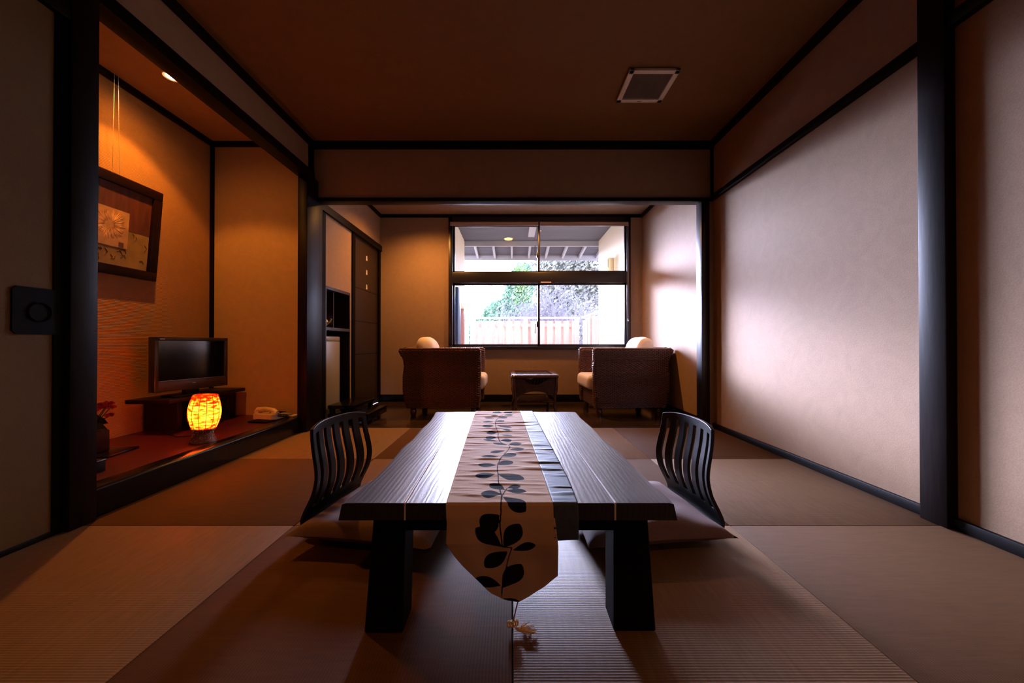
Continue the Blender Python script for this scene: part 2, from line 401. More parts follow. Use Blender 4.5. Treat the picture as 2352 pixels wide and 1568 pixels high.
# alcove
sbox('floor_alcove', (AX, -W - .08, 1.50, 3.30, -.14, .120), M['crimson'])
bm = box(BM(), -W - .085, -W + .012, 1.55, 3.20, -.13, .128, .014, 4)
struct('trim_17', bm, M['lacquer'])
sbox('wall_alcove_back', (AX - .1, AX, 1.45, 3.42, 0, 2.62), M['wall_rib'])
sbox('wall_alcove_end', (AX, -W + .0, 3.30, 3.42, 0, 2.62), M['wall'])
sbox('wall_alcove_near', (AX, -W - .12, 1.38, 1.50, 0, 2.62), M['wall'])
sbox('ceiling_alcove', (AX - .1, -W - .06, 1.40, 3.42, 2.495, 2.60), M['wall'])
sbox('trim_18', (AX, AX + .03, 1.50, 3.30, 2.455, 2.495), M['black_y'], .002)
sbox('trim_19', (AX, -W - .06, 3.27, 3.30, 2.455, 2.495), M['black_x'], .002)
sbox('trim_20', (AX, AX + .025, 3.275, 3.30, .12, 2.455), M['black'], .002)
# veranda room
sbox('wall_veranda_right', (HW1, HW1 + .12, D1 + .1, D2 + .12, ZB, 2.56), M['wall'])
sbox('ceiling_veranda', (HW0 - .1, HW1 + .12, D1 + .09, D2 + .12, 2.545, 2.65), M['wall'])
sbox('trim_21', (HW0, HW0 + .03, D1 + .1, D2, 2.505, 2.545), M['black_y'], .002)
sbox('trim_22', (HW1 - .03, HW1, D1 + .1, D2, 2.505, 2.545), M['black_y'], .002)
sbox('trim_23', (HW0, HW1, D2 - .03, D2, 2.505, 2.545), M['black_x'], .002)
sbox('baseboard_back', (HW0, HW1, D2 - .015, D2, ZB, .03), M['black_x'], .002)
sbox('baseboard_right', (HW1 - .015, HW1, D1 + .1, D2, ZB, .03), M['black_y'], .002)
WX0, WX1, WZ0, WZ1 = -.885, 1.655, .66, 2.505
sbox('wall_veranda_back_left', (HW0, WX0, D2, D2 + .12, ZB, 2.545), M['wall'])
sbox('wall_veranda_back_right', (WX1, HW1, D2, D2 + .12, ZB, 2.545), M['wall'])
sbox('wall_veranda_back_sill', (WX0, WX1, D2, D2 + .12, ZB, WZ0), M['wall'])
sbox('wall_veranda_back_head', (WX0, WX1, D2, D2 + .12, WZ1, 2.545), M['wall'])
# left wall of veranda: plaster pieces around a cabinet niche and a dark door
LX = HW0
def lw(name, y0, y1, z0, z1, mat, x=0, dep=.12): return sbox(name, (LX - dep, LX + x, y0, y1, z0, z1), mat)
lw('wall_veranda_left_1', D1 + .1, 3.70, ZB, 2.545, M['wall'])
lw('wall_veranda_left_2', 3.70, 4.305, 1.31, 2.545, M['wall'])
lw('wall_veranda_left_3', 4.305, 4.40, ZB, 2.545, M['wall'])
lw('wall_veranda_left_4', 4.40, D2, 2.06, 2.545, M['wall'])
lw('trim_24', 3.675, 3.734, ZB, 2.03, M['black'], .012)
lw('trim_25', 4.36, 4.445, ZB, 2.03, M['black'], .012)
lw('trim_26', D1 + .1, D2, 2.03, 2.105, M['black_y'], .03)
lw('trim_27', 5.235, 5.30, ZB, 2.12, M['black'], .012)
d3 = thing('door_2', '', ''); del d3['label']; del d3['category']; d3['kind'] = 'structure'; d3.location = (LX - .03, 4.445, ZB)
bm = box(BM(), -.03, .02, 0, .79, 0, 2.10)
obj('door_panel', bm, M['doordark'], d3)
bm = BM()
for z in (1.48, 1.08, .68): box(bm, .0195, .0215, 0, .79, z, z + .006)
obj('door_groove', bm, M['dark'], d3)
for z in (1.90, 1.72, 1.535):
    bm = prism(BM(), [(.375, z - .03), (.415, z - .03), (.405, z + .03), (.385, z + .03)], 'X', .0195, .024)
    obj('door_light', bm, M['white'], d3)
# cabinet niche unit
cab = thing('display_cabinet', 'dark wooden recessed cabinet with open shelf above a fridge bay', 'cabinet', (LX, 3.734, ZB))
bm = BM(); y1 = .571; D = -.42
box(bm, D, .010, 0, y1, 1.355, 1.385); box(bm, D, .010, 0, .02, .12, 1.355); box(bm, D, .010, y1 - .02, y1, 0, 1.355)
box(bm, D, .010, .02, y1 - .02, .945, .975); box(bm, D, D + .02, .02, y1 - .02, 0, 1.355); box(bm, D, .010, 0, y1, -.0, .03)
obj('carcass', bm, M['doordark'], cab)
obj('divider', box(BM(), -.40, -.03, .25, .262, .976, 1.354), M['doordark'], cab)
fr = thing('refrigerator', 'small olive-grey refrigerator built in under the cabinet shelf', 'refrigerator', (LX - .03, 3.76, ZB + .035))
obj('body', box(BM(), -.35, -.03, 0, .40, 0, .86), M['dark'], fr)
obj('door', box(BM(), -.03, .015, 0, .345, .02, .80, .006), M['fridge'], fr)
obj('top_strip', box(BM(), -.03, .015, 0, .345, .803, .85, .006), M['fridge'], fr)
tp = thing('teapot', 'small round pale teapot on the open cabinet shelf', 'teapot', (LX - .10, 3.88, ZB + .980))
obj('saucer', lathe(BM(), [(.0, 0), (.06, 0), (.075, .008), (.0, .008)], 24), M['doordark'], tp)
obj('body', lathe(BM(), [(.0, .009), (.04, .009), (.062, .03), (.066, .05), (.05, .078), (.03, .088), (0, .088)], 28), M['ceramic'], tp)
obj('lid', lathe(BM(), [(.0, .0885), (.03, .0885), (.012, .098), (.010, .103), (.014, .110), (0, .116)], 20), M['ceramic'], tp)
obj('spout', tube(BM(), [(.05, 0, .035), (.085, 0, .055), (.10, 0, .085)], [.014, .010, .007]), M['ceramic'], tp)
# two-tier black stand on the floor
st = thing('luggage_stand', 'low black lacquered two-tier stand by the left wall of the veranda', 'stand', (-1.62, 4.02, ZB))
obj('lower_tier', box(BM(), -.20, .20, -.28, .28, .04, .115, .006), M['lacquer'], st)
obj('upper_tier', box(BM(), -.20, .06, -.28, .28, .165, .20, .006), M['lacquer'], st)
for sx in (-.17, .03):
    for sy in (-.24, .24): obj('leg', box(BM(), sx - .02, sx + .02, sy - .02, sy + .02, 0.0, .166), M['lacquer'], st)

# ------------------------------------------------------------------ window
w = thing('window_1', '', ''); del w['label']; del w['category']; w['kind'] = 'structure'; w.location = (0, D2, 0)
bm = BM()
box(bm, WX0, WX0 + .055, -.03, .10, WZ0, WZ1, .003); box(bm, WX1 - .055, WX1, -.03, .10, WZ0, WZ1, .003)
box(bm, WX0, WX1, -.03, .10, WZ1 - .085, WZ1, .003); box(bm, WX0 - .01, WX1 + .01, -.045, .11, WZ0, WZ0 + .045, .003)
obj('frame', bm, M['winframe'], w)
obj('transom', box(BM(), WX0 + .05, WX1 - .05, -.035, .09, 1.585, 1.735, .004), M['winframe'], w)
xm = .378
def sash(x0, x1, z0, z1, y):
    bm = BM(); t = .028
    box(bm, x0, x0 + t, y, y + .028, z0, z1, .002); box(bm, x1 - t, x1, y, y + .028, z0, z1, .002)
    box(bm, x0, x1, y, y + .028, z0, z0 + .03, .002); box(bm, x0, x1, y, y + .028, z1 - .022, z1, .002)
    s = obj('sash', bm, M['winframe'], w)
    obj('pane', box(BM(), x0 + t, x1 - t, y + .012, y + .016, z0 + .03, z1 - .022), M['glass'], s, smooth=False)
    return s
for z0, z1 in ((.703, 1.586), (1.733, 2.415)):
    s = sash(WX0 + .05, xm + .018, z0, z1, .040); s2 = sash(xm - .018, WX1 - .05, z0, z1, .005)
    zc = z0 + .30 if z0 < 1 else z0 + .12
    if z0 > 1: zc = z0 + .24
    bm = BM(); box(bm, xm - .035, xm - .006, -.012, .006, zc - .03, zc + .05, .004); tube(bm, [(xm - .04, -.01, zc), (xm - .055, -.012, zc + .01), (xm - .055, -.012, zc + (.14 if z0 > 1 else -.12))], .005)
    obj('latch', bm, M['winframe'], s2)
obj('sticker', box(BM(), .40, .545, -.038, -.035, 1.586, 1.602), M['blind'], w)
for i, (x0, x1) in enumerate(((WX0 + .03, xm - .015), (xm + .01, WX1 - .045))):
    t = thing('roller_blind', ['rolled up brown blind over the left half of the window', 'rolled up brown blind over the right half of the window'][i], 'blind', ((x0 + x1) / 2, D2 - .055, 2.405), group='rolled blinds at the window head')
    hw = (x1 - x0) / 2; bm = BM(); tube(bm, [(-hw, 0, 0), (hw, 0, 0)], .024, 16); obj('roll', bm, M['blind'], t)
    obj('hem_bar', box(BM(), -hw, hw, -.026, -.014, -.038, -.020, .003), M['blind'], t)
    obj('bracket', box(BM(), -hw - .006, -hw, -.02, .025, -.02, .03), M['winframe'], t)
    obj('bracket', box(BM(), hw, hw + .006, -.02, .025, -.02, .03), M['winframe'], t)
    if i: obj('pull_chain', tube(BM(), [(hw - .006, -.03, -.02), (hw - .006, -.03, -1.3), (hw - .014, -.03, -1.36), (hw - .024, -.03, -1.3), (hw - .024, -.03, -.02)], .0022, 5), M['steel'], t)

# ------------------------------------------------------------------ low table
tb = thing('low_table', 'black wooden low table with wavy edges and light-catching grooves in the middle', 'table', (-.012, 1.45, 0))
ox, oy = -.012, 1.45
Lp = [(2.05, -.405), (1.93, -.392), (1.809, -.3826), (1.642, -.385), (1.4756, -.3765), (1.345, -.382), (1.186, -.371), (1.046, -.369), (.947, -.378), (.877, -.385)]
Rp = [(.877, .366), (.9045, .367), (.967, .360), (1.112, .359), (1.307, .3575), (1.4555, .3446), (1.659, .345), (1.884, .3335), (2.05, .336)]
def lerp(pts, y):
    for (a, b), (c, d_) in zip(pts, pts[1:]):
        if (a - y) * (c - y) <= 0: 
            t = (y - a) / (c - a) if c != a else 0
            return b + (d_ - b) * t
    return pts[-1][1]
def gx(y, near, far): return near + (far - near) * (y - .875) / 1.165
ZT, TH = .372, .040
def slab(fa, fb, name, mat):
    bm = BM(); n = 48; rows = []
    for i in range(n + 1):
        y = .877 + (2.045 - .877) * i / n
        xa, xb = fa(y), fb(y)
        sa = .008 if fa is fL else 0; sb = .008 if fb is fR else 0
        c = .0015
        rows.append([bm.verts.new(p) for p in ((xa - ox + c, y - oy, ZT), (xa - sa - ox, y - oy, ZT - .003), (xa - sa * 2 - ox, y - oy, ZT - TH), (xb + sb * 2 - ox, y - oy, ZT - TH), (xb + sb - ox, y - oy, ZT - .003), (xb - ox - c, y - oy, ZT))])
    for A, B in zip(rows, rows[1:]):
        for k in range(6): bm.faces.new((A[k], A[(k + 1) % 6], B[(k + 1) % 6], B[k]))
    bm.faces.new(rows[0]); bm.faces.new(rows[-1][::-1])
    return obj(name, bm, mat, tb)
fL = lambda y: lerp(Lp, y); fR = lambda y: lerp(Rp, y)
g1a = lambda y: gx(y, -.2495, -.2745); g1b = lambda y: gx(y, -.2455, -.2715)
g2a = lambda y: gx(y, .2366, .2020); g2b = lambda y: gx(y, .2410, .2055)
slab(fL, g1a, 'top_plank', M['tabletop']); slab(g1b, g2a, 'top_plank', M['tabletop']); slab(g2b, fR, 'top_plank', M['tabletop'])
for ga, gb in ((g1a, g1b), (g2a, g2b)):
    bm = BM(); v = [(ga(.878), .878), (gb(.878), .878), (gb(2.044), 2.044), (ga(2.044), 2.044)]
    prism(bm, [(a - ox, b - oy) for a, b in v], 'Z', ZT - TH, ZT + .0008); obj('groove_strip', bm, M['groove_glint'], tb)
def leg(x0t, x1t, x0b, x1b, y0, y1):
    bm = BM(); A = []
    for z, a, b in ((0, x0b, x1b), (ZT - TH, x0t, x1t)):
        A.append([bm.verts.new((a - ox, y0 - oy, z)), bm.verts.new((b - ox, y0 - oy, z)), bm.verts.new((b - ox, y1 - oy, z)), bm.verts.new((a - ox, y1 - oy, z))])
    for k in range(4): bm.faces.new((A[0][k], A[0][(k + 1) % 4], A[1][(k + 1) % 4], A[1][k]))
    bm.faces.new(A[0][::-1]); bm.faces.new(A[1]); bmesh.ops.bevel(bm, geom=bm.edges[:], offset=.003, segments=1, affect='EDGES')
    obj('leg', bm, M['black'], tb)
leg(-.352, -.272, -.378, -.280, .972, 1.062); leg(.262, .347, .262, .370, .978, 1.068)
leg(-.350, -.265, -.372, -.272, 1.88, 1.97); leg(.245, .330, .245, .352, 1.88, 1.97)
obj('apron', box(BM(), -.30, .29, .985 - oy, 1.035 - oy, .255, ZT - TH, .003), M['black'], tb)
obj('apron', box(BM(), -.30, .26, 1.90 - oy, 1.95 - oy, .255, ZT - TH, .003), M['black'], tb)

# ------------------------------------------------------------------ runner
LEAVES = [(-0.0522, 1.9908, -0.1018, 2.0201, 0.0228), (-0.0448, 1.9966, -0.0008, 2.0201, 0.0249), (-0.0414, 1.9345, 0.0055, 1.9455, 0.0193), (-0.0605, 1.9161, -0.1091, 1.9182, 0.0258), (-0.0674, 1.8508, -0.0251, 1.8813, 0.0206), (-0.0842, 1.8478, -0.1356, 1.8711, 0.0166), (-0.076, 1.7713, -0.0375, 1.7974, 0.0193), (-0.0861, 1.7649, -0.1369, 1.7713, 0.019), (-0.0784, 1.6808, -0.1311, 1.6726, 0.0223), (-0.0689, 1.6908, -0.0007, 1.6461, 0.017), (-0.0528, 1.5888, -0.0862, 1.6074, 0.0117), (-0.0591, 1.5527, -0.1045, 1.5457, 0.025), (-0.041, 1.5962, -0.0093, 1.6074, 0.0212), (-0.0294, 1.5742, 0.0045, 1.5829, 0.012), (-0.0479, 1.5169, 0.0026, 1.4951, 0.0122), (-0.0599, 1.4694, -0.1033, 1.4694, 0.0252), (-0.0538, 1.413, -0.1096, 1.4476, 0.0114), (-0.0428, 1.4265, -0.0014, 1.4355, 0.0249), (-0.0145, 1.364, -0.0703, 1.3946, 0.0134), (-0.0123, 1.3667, 0.0338, 1.3889, 0.022), (-0.009, 1.3042, 0.0426, 1.3168, 0.0183), (-0.0235, 1.2944, -0.0729, 1.2703, 0.0143), (-0.0341, 1.2249, 0.013, 1.254, 0.0214), (-0.0432, 1.2227, -0.0997, 1.2249, 0.0153), (-0.0416, 1.1419, 0.0003, 1.1788, 0.0214), (-0.0456, 1.1386, -0.1023, 1.1419, 0.0188), (-0.0462, 1.0577, -0.1006, 1.0423, 0.0217), (-0.0385, 1.0577, 0.0326, 1.02, 0.0238), (-0.0179, 0.9456, -0.0566, 0.985, 0.0154), (-0.012, 0.9568, 0.0212, 0.9754, 0.0126), (-0.0153, 0.9433, 0.0358, 0.9367, 0.0157), (-0.0259, 0.9196, -0.0756, 0.9196, 0.0242), (-0.0208, 0.9015, 0.0311, 0.8555, 0.0188), (-0.029, 0.8487, -0.0694, 0.8139, 0.024), (-0.0226, 0.7711, -0.0826, 0.8174, 0.0194), (-0.0185, 0.7721, 0.0179, 0.828, 0.021), (0.0015, 0.7618, 0.0545, 0.7756, 0.0125), (-0.0102, 0.7593, -0.0631, 0.7087, 0.0208), (-0.0237, 0.6451, 0.0218, 0.7175, 0.0229), (-0.0262, 0.6523, -0.0862, 0.6767, 0.0161), (-0.0231, 0.6127, 0.0192, 0.6054, 0.0066)]
STEMS = [[(-0.076, 2.0566), (-0.06, 2.0024)], [(-0.0451, 1.9622), (-0.0599, 1.897), (-0.0734, 1.8261), (-0.0774, 1.7604), (-0.0731, 1.6825), (-0.0659, 1.6188), (-0.0563, 1.5457), (-0.0547, 1.4789), (-0.0463, 1.4177), (-0.0364, 1.3889)], [(-0.0115, 1.3613), (-0.007, 1.3347), (-0.0158, 1.2895), (-0.0229, 1.2633), (-0.0333, 1.2205), (-0.0389, 1.1908)], [(-0.0342, 1.2144), (-0.043, 1.1517), (-0.0427, 1.1012), (-0.038, 1.0439), (-0.0352, 0.9923), (-0.0301, 0.9456), (-0.0246, 0.903), (-0.0237, 0.8871)], [(-0.012, 0.9568), (-0.0162, 0.9433), (-0.0246, 0.903)], [(-0.0251, 0.8994), (-0.0249, 0.8555), (-0.0274, 0.8227), (-0.0234, 0.7878), (-0.0218, 0.7721), (-0.0002, 0.7702), (-0.0052, 0.7505), (-0.0104, 0.7244), (-0.0174, 0.6836), (-0.0237, 0.6462), (-0.0248, 0.6176)]]
PATH = [(.868, .370), (.862, .345), (.868, .283), (.900, .19), (.925, .118)]
def hangpt(v):
    s = .868 - v
    for (a, b), (c, d_) in zip(PATH, PATH[1:]):
        L = math.hypot(c - a, d_ - b)
        if s <= L or (c, d_) == PATH[-1]:
            t = s / L; return a + (c - a) * t, b + (d_ - b) * t
        s -= L
def ripple(x, v):
    a = noise.noise(Vector((x * 7, v * 34, 3.1))); b = noise.noise(Vector((x * 14 + 5, v * 70, 7.7)))
    k = max(0, a - .10) * .0055 + max(0, b - .05) * .0022
    return k
def cloth(x, v):
    r = ripple(x, v)
    if v > 2.052:
        s = v - 2.052; return (x, 2.052 + .004 + r, ZT + .003 - s)
    if v >= .873: return (x, v, ZT + .0035 + r * min(1, (v - .873) * 30 + .15))
    if v >= .868: return (x, v, ZT + .003)
    Y, Z = hangpt(v)
    f = noise.noise(Vector((x * 16, v * 9, 1.3))) * .010 * min(1, (.868 - v) * 9)
    return (x, Y - .004 + f - r * .3, Z + .002)
def seg_d(px, py, a, b):
    dx, dy = b[0] - a[0], b[1] - a[1]; L = dx * dx + dy * dy
    t = max(0, min(1, ((px - a[0]) * dx + (py - a[1]) * dy) / L)); return math.hypot(px - a[0] - t * dx, py - a[1] - t * dy)
def leaf_val(x, v):
    best = -.05
    for (bx, by, tx, ty, hw) in LEAVES:
        if abs(v - (by + ty) / 2) > .075: continue
        dx, dy = tx - bx, ty - by; L = math.hypot(dx, dy)
        t = ((x - bx) * dx + (y_ := (v - by)) * dy) / (L * L); s = abs((x - bx) * dy - y_ * dx) / L
        if t < -.15 or t > 1.15: continue
        tt = min(max(t, 0), 1); wd = hw * math.sin(PI * tt ** 1.35) ** .72 if 0 < tt < 1 else 0
        dd = wd - s - (abs(t - tt) * L)
        best = max(best, dd)
    for st_ in STEMS:
        for a, b in zip(st_, st_[1:]):
            if min(a[1], b[1]) - .01 < v < max(a[1], b[1]) + .01:
                best = max(best, .0016 - seg_d(x, v, a, b))
    return best
cl_l = [(2.14, -.200), (2.026, -.1956), (1.5, -.178), (1.0295, -.1574), (.868, -.1507), (.829, -.1478), (.782, -.1506), (.762, -.143), (.7431, -.1325), (.6797, -.089), (.6287, -.0485), (.6096, -.0191), (.6054, .012)]
cl_r = [(2.14, .038), (2.026, .0443), (1.5, .066), (1.0295, .0876), (.868, .0938), (.776, .1049), (.6851, .1075), (.6474, .0775), (.620, .043), (.6054, .018)]
rn = thing('table_runner', 'cream table runner with black leaf pattern draped over the low table', 'table runner', (0, 0, ZT))
def runner_part(name, fa, fb, v1, v0, nx, ny, mat, sdf):
    bm = BM(); lay = bm.verts.layers.float.new('leaf') if sdf else None; rows = []
    for j in range(ny + 1):
        v = v1 + (v0 - v1) * j / ny; a, b = fa(v), fb(v); row = []
        for i in range(nx + 1):
            x = a + (b - a) * i / nx; p = cloth(x, v)
            vt = bm.verts.new((p[0], p[1], p[2] - ZT + (0 if sdf else .0003)))
            if sdf: vt[lay] = max(0, min(1, .5 + leaf_val(x, v) * 60))
            row.append(vt)
        rows.append(row)
    for A, B in zip(rows, rows[1:]):
        for i in range(nx): bm.faces.new((A[i], B[i], B[i + 1], A[i + 1]))
    o = obj(name, bm, mat, rn); md = o.modifiers.new('thick', 'SOLIDIFY'); md.thickness = .0012; md.offset = -1
    return o
cf_l = lambda v: lerp(cl_l, v); cf_r = lambda v: lerp(cl_r, v)
runner_part('cloth', cf_l, cf_r, 2.12, .6056, 96, 520, M['runner'], True)
nv_r = [(2.14, .108), (2.026, .1118), (1.0295, .1526), (.86, .1511), (.60, .150)]
runner_part('border', lambda v: lerp(cl_r, v) if v > .868 else .094, lambda v: lerp(nv_r, v), 2.10, .79, 16, 420, M['navy'], False)
# tassel
bm = BM(); tube(bm, [(.016, .924, .119), (.013, .935, .10), (.008, .955, .065), (.004, .972, .035), (.003, .98, .026)], .0018, 6)
bmesh.ops.translate(bm, vec=(0, 0, -ZT), verts=bm.verts)
ts = obj('tassel', bm, M['cord'], rn)
bm = BM()
for k in range(3):
    cx, cy, cz = .002 + (k - 1) * .006, .983, .016
    pts = [(cx + .008 * math.cos(a), cy + .002 * k, cz + .008 * math.sin(a)) for a in [i * PI / 5 for i in range(11)]]
    tube(bm, pts, .0028, 6)
for k in range(46):
    a0 = random.uniform(-.4, .4); ang = random.uniform(-.15, 1.25); L = random.uniform(.030, .048)
    p0 = Vector((.004, .983, .009)); p1 = p0 + Vector((.012 + a0 * .008, -.006 + a0 * .01, -.003))
    p2 = p1 + Vector((math.cos(ang) * L, -.012 + math.sin(ang) * L * .9, random.uniform(-.003, .003)))
    p2.z = max(.003, p2.z); p3 = p2 + Vector((.006, .006, 0)) 
    tube(bm, [p0, p1, (p1 + p2) / 2 + Vector((0, -.004, .003)), p2], .0008, 4)
bmesh.ops.translate(bm, vec=(0, 0, -ZT), verts=bm.verts)
obj('fringe', bm, M['cord'], ts)

# ------------------------------------------------------------------ floor chairs
def make_zaisu(label):
    # local: sitter faces -X; back at +X; origin under seat centre
    t = thing('floor_chair', label, 'chair', group='legless floor chairs at the low table')
    prof = [(-.20, .014), (-.10, .012), (.0, .012), (.10, .013), (.17, .018), (.205, .032), (.217, .06), (.210, .085), (.199, .112), (.187, .140), (.177, .165), (.172, .195), (.170, .225), (.173, .255), (.179, .285), (.186, .315), (.192, .345), (.196, .375), (.198, .395), (.199, .415), (.199, .428)]
    hw = .19; ns = 6
    cols = [-1]; m = .11; wtot = 2 - 2 * m; bar = wtot * .135 * .62; sw = (wtot - (ns - 1) * bar * 1.0) / ns
    edges = [-1 + m]
    x = -1 + m
    us = [-1, -1 + m * .5]; slots = []
    for k in range(ns):
        a = x; b = x + sw * .55
        x0 = -1 + m + k * (wtot + bar) / ns
        s0 = x0; s1 = x0 + (wtot + bar) / ns * .40
        us += [s0, s1]; slots.append((s0, s1))
        us += [(s1 + x0 + (wtot + bar) / ns) / 2]
    us += [1]
    us = sorted(set(round(u, 5) for u in us if u <= 1))
    bm = BM(); rows = []
    for j, (px, pz) in enumerate(prof):
        row = []
        for u in us:
            back = max(0, min(1, (pz - .03) / .2))
            h = hw * (1.03 - .07 * max(0, (pz - .2)) / .23)
            dx = -.032 * u * u * back + .010 * back
            z = pz
            if j >= len(prof) - 4: z = pz - .016 * u ** 4 * (j - len(prof) + 5) / 4
            row.append(bm.verts.new((px + dx, u * h, z)))
        rows.append(row)
    for j in range(len(prof) - 1):
        for i in range(len(us) - 1):
            mid = (us[i] + us[i + 1]) / 2
            zz = (prof[j][1] + prof[j + 1][1]) / 2
            if any(a < mid < b for a, b in slots) and .11 < zz < .392 : continue
            bm.faces.new((rows[j][i], rows[j][i + 1], rows[j + 1][i + 1], rows[j + 1][i]))
    seat = BM()
    # split into seat (first rows) and backrest: separate meshes
    bk = bm.copy()
    bmesh.ops.delete(bm, geom=[f for f in bm.faces if f.calc_center_median().z > .016 ], context='FACES')
    bmesh.ops.delete(bk, geom=[f for f in bk.faces if f.calc_center_median().z <= .016], context='FACES')
    for nm, b_ in (('seat', bm), ('backrest', bk)):
        bmesh.ops.delete(b_, geom=[v for v in b_.verts if not v.link_faces], context='VERTS')
        o = obj(nm, b_, M['lacq_chair'], t)
        sd = o.modifiers.new('s', 'SOLIDIFY'); sd.thickness = .013; sd.offset = 0
        bv = o.modifiers.new('b', 'BEVEL'); bv.width = .002; bv.segments = 3; bv.limit_method = 'ANGLE'; bv.angle_limit = .9
        ss = o.modifiers.new('ss', 'SUBSURF'); ss.levels = 1; ss.render_levels = 2; ss.subdivision_type = 'CATMULL_CLARK'
    seat.free()
    return t
M['lacq_chair'] = mat_wood('chair_black_bentwood', (.007, .006, .008), .38, 'Z', 16, .4, bs=.15, spec=.3, coat=.08)
zr = make_zaisu('black slatted floor chair at the right side of the low table')
zr.location = (.565, 1.60, .0); zr.rotation_euler = (0, 0, math.radians(7))
zl = copy_tree(zr); zl['label'] = 'black slatted floor chair at the left side of the low table'
zl.location = (-.560, 1.60, 0); zl.rotation_euler = (0, 0, math.radians(180 - 10))
def pillow(sx, sy, h, n=28, pinch=.16, pw=.42, seed=0, wr=.004):
    bm = BM(); top = []; bot = []
    for j in range(n + 1):
        a = []; b = []
        for i in range(n + 1):
            u = -1 + 2 * i / n; v = -1 + 2 * j / n
            e = max(0, (1 - u * u)) ** pw * max(0, (1 - v * v)) ** pw
            x = u * sx * (1 - pinch * (1 - v * v) * abs(u) ** 3 * .5); y = v * sy * (1 - pinch * (1 - u * u) * abs(v) ** 3 * .5)
            w_ = noise.noise(Vector((u * 2.2 + seed, v * 2.2, seed))) * wr * 2 * e
            a.append(bm.verts.new((x, y, h * e + w_))); b.append(bm.verts.new((x, y, -h * e * .8)) if 0 < i < n and 0 < j < n else a[-1])
        top.append(a); bot.append(b)
    for j in range(n):
        for i in range(n):
            bm.faces.new((top[j][i], top[j][i + 1], top[j + 1][i + 1], top[j + 1][i]))
            q = [bot[j][i], bot[j + 1][i], bot[j + 1][i + 1], bot[j][i + 1]]
            if len(set(q)) == 4 and set(q) != {top[j][i], top[j][i + 1], top[j + 1][i + 1], top[j + 1][i]}: bm.faces.new(q)
    return bm
for s_, lb, rz, x in ((1, 'mauve-brown floor cushion on the right floor chair', 7, .485), (2, 'mauve-brown floor cushion on the left floor chair', -10, -.485)):
    o = obj('floor_cushion', pillow(.268, .268, .056, seed=s_ * 3.3, wr=.009), M['zabu']); o.location = (x, 1.545, .068); o.rotation_euler = (0, 0, math.radians(rz))
    tag(o, lb, 'cushion', 'floor cushions')

# ------------------------------------------------------------------ armchairs
PR = [(-.365, .095), (-.398, .18), (-.412, .30), (-.412, .45), (-.398, .56), (-.408, .63), (-.435, .69), (-.455, .73), (-.440, .748), (.42, .748), (.438, .735), (.440, .60), (.437, .30), (.425, .095)]
def chain(bm, pts, y, r, step=.021):
    L = 0; out = []
    for a, b in zip(pts, pts[1:]):
        a = Vector((a[0], 0, a[1])); b = Vector((b[0], 0, b[1])); d_ = b - a; l = d_.length; s = (-L) % step
        while s < l:
            out.append((a + d_ * (s / l), d_.normalized())); s += step
        L += l
    for k, (p, d_) in enumerate(out):
        q = d_.to_track_quat('Z', 'Y').to_matrix().to_4x4()
        for sg in (-1, 1):
            rot = q @ Matrix.Rotation(sg * .55, 4, 'X') if abs(y) < 9 else q
            ell(bm, (p.x, y + sg * r * .55, p.z), (r * .62, r * .55, r * 1.0), rot, 7, 5)
def inside(pt, poly):
    c = False; n = len(poly)
    for i in range(n):
        (x0, y0), (x1, y1) = poly[i], poly[i - 1]
        if (y0 > pt[1]) != (y1 > pt[1]) and pt[0] < (x1 - x0) * (pt[1] - y0) / (y1 - y0) + x0: c = not c
    return c
_lens = [(math.cos(a) , math.sin(a)) for a in [2 * PI * k / 8 for k in range(8)]]
def strand(bm, c, u, v, w, hu, hv, hw):
    # one visible bump of a woven strand: a shallow dome
    c = Vector(c); out = []
    for k, (ca, sa) in enumerate(_lens): out.append(bm.verts.new(c + u * ca * hu + v * sa * hv))
    mid = [bm.verts.new(c + u * ca * hu * .62 + v * sa * hv * .6 + w * hw * .8) for ca, sa in _lens]
    top = bm.verts.new(c + w * hw); fs = []
    for k in range(8):
        fs.append(bm.faces.new((out[k], out[(k + 1) % 8], mid[(k + 1) % 8], mid[k]))); fs.append(bm.faces.new((mid[k], mid[(k + 1) % 8], top)))
    for f in fs: f.material_index = 1
def weave_side(bm, y, sg, poly, rnd):
    z = .104; row = 0
    while z < .735:
        x = -.46 + (row % 2) * .022
        while x < .44:
            if inside((x, z), poly) and inside((x - .012, z), poly) and inside((x + .012, z), poly):
                strand(bm, (x + rnd.uniform(-.002, .002), y, z + rnd.uniform(-.0008, .0008)), Vector((1, 0, rnd.uniform(-.06, .06))), Vector((0, 0, 1)), Vector((0, sg, 0)), .020, .0062, .0075)
            x += .044
        z += .0128; row += 1
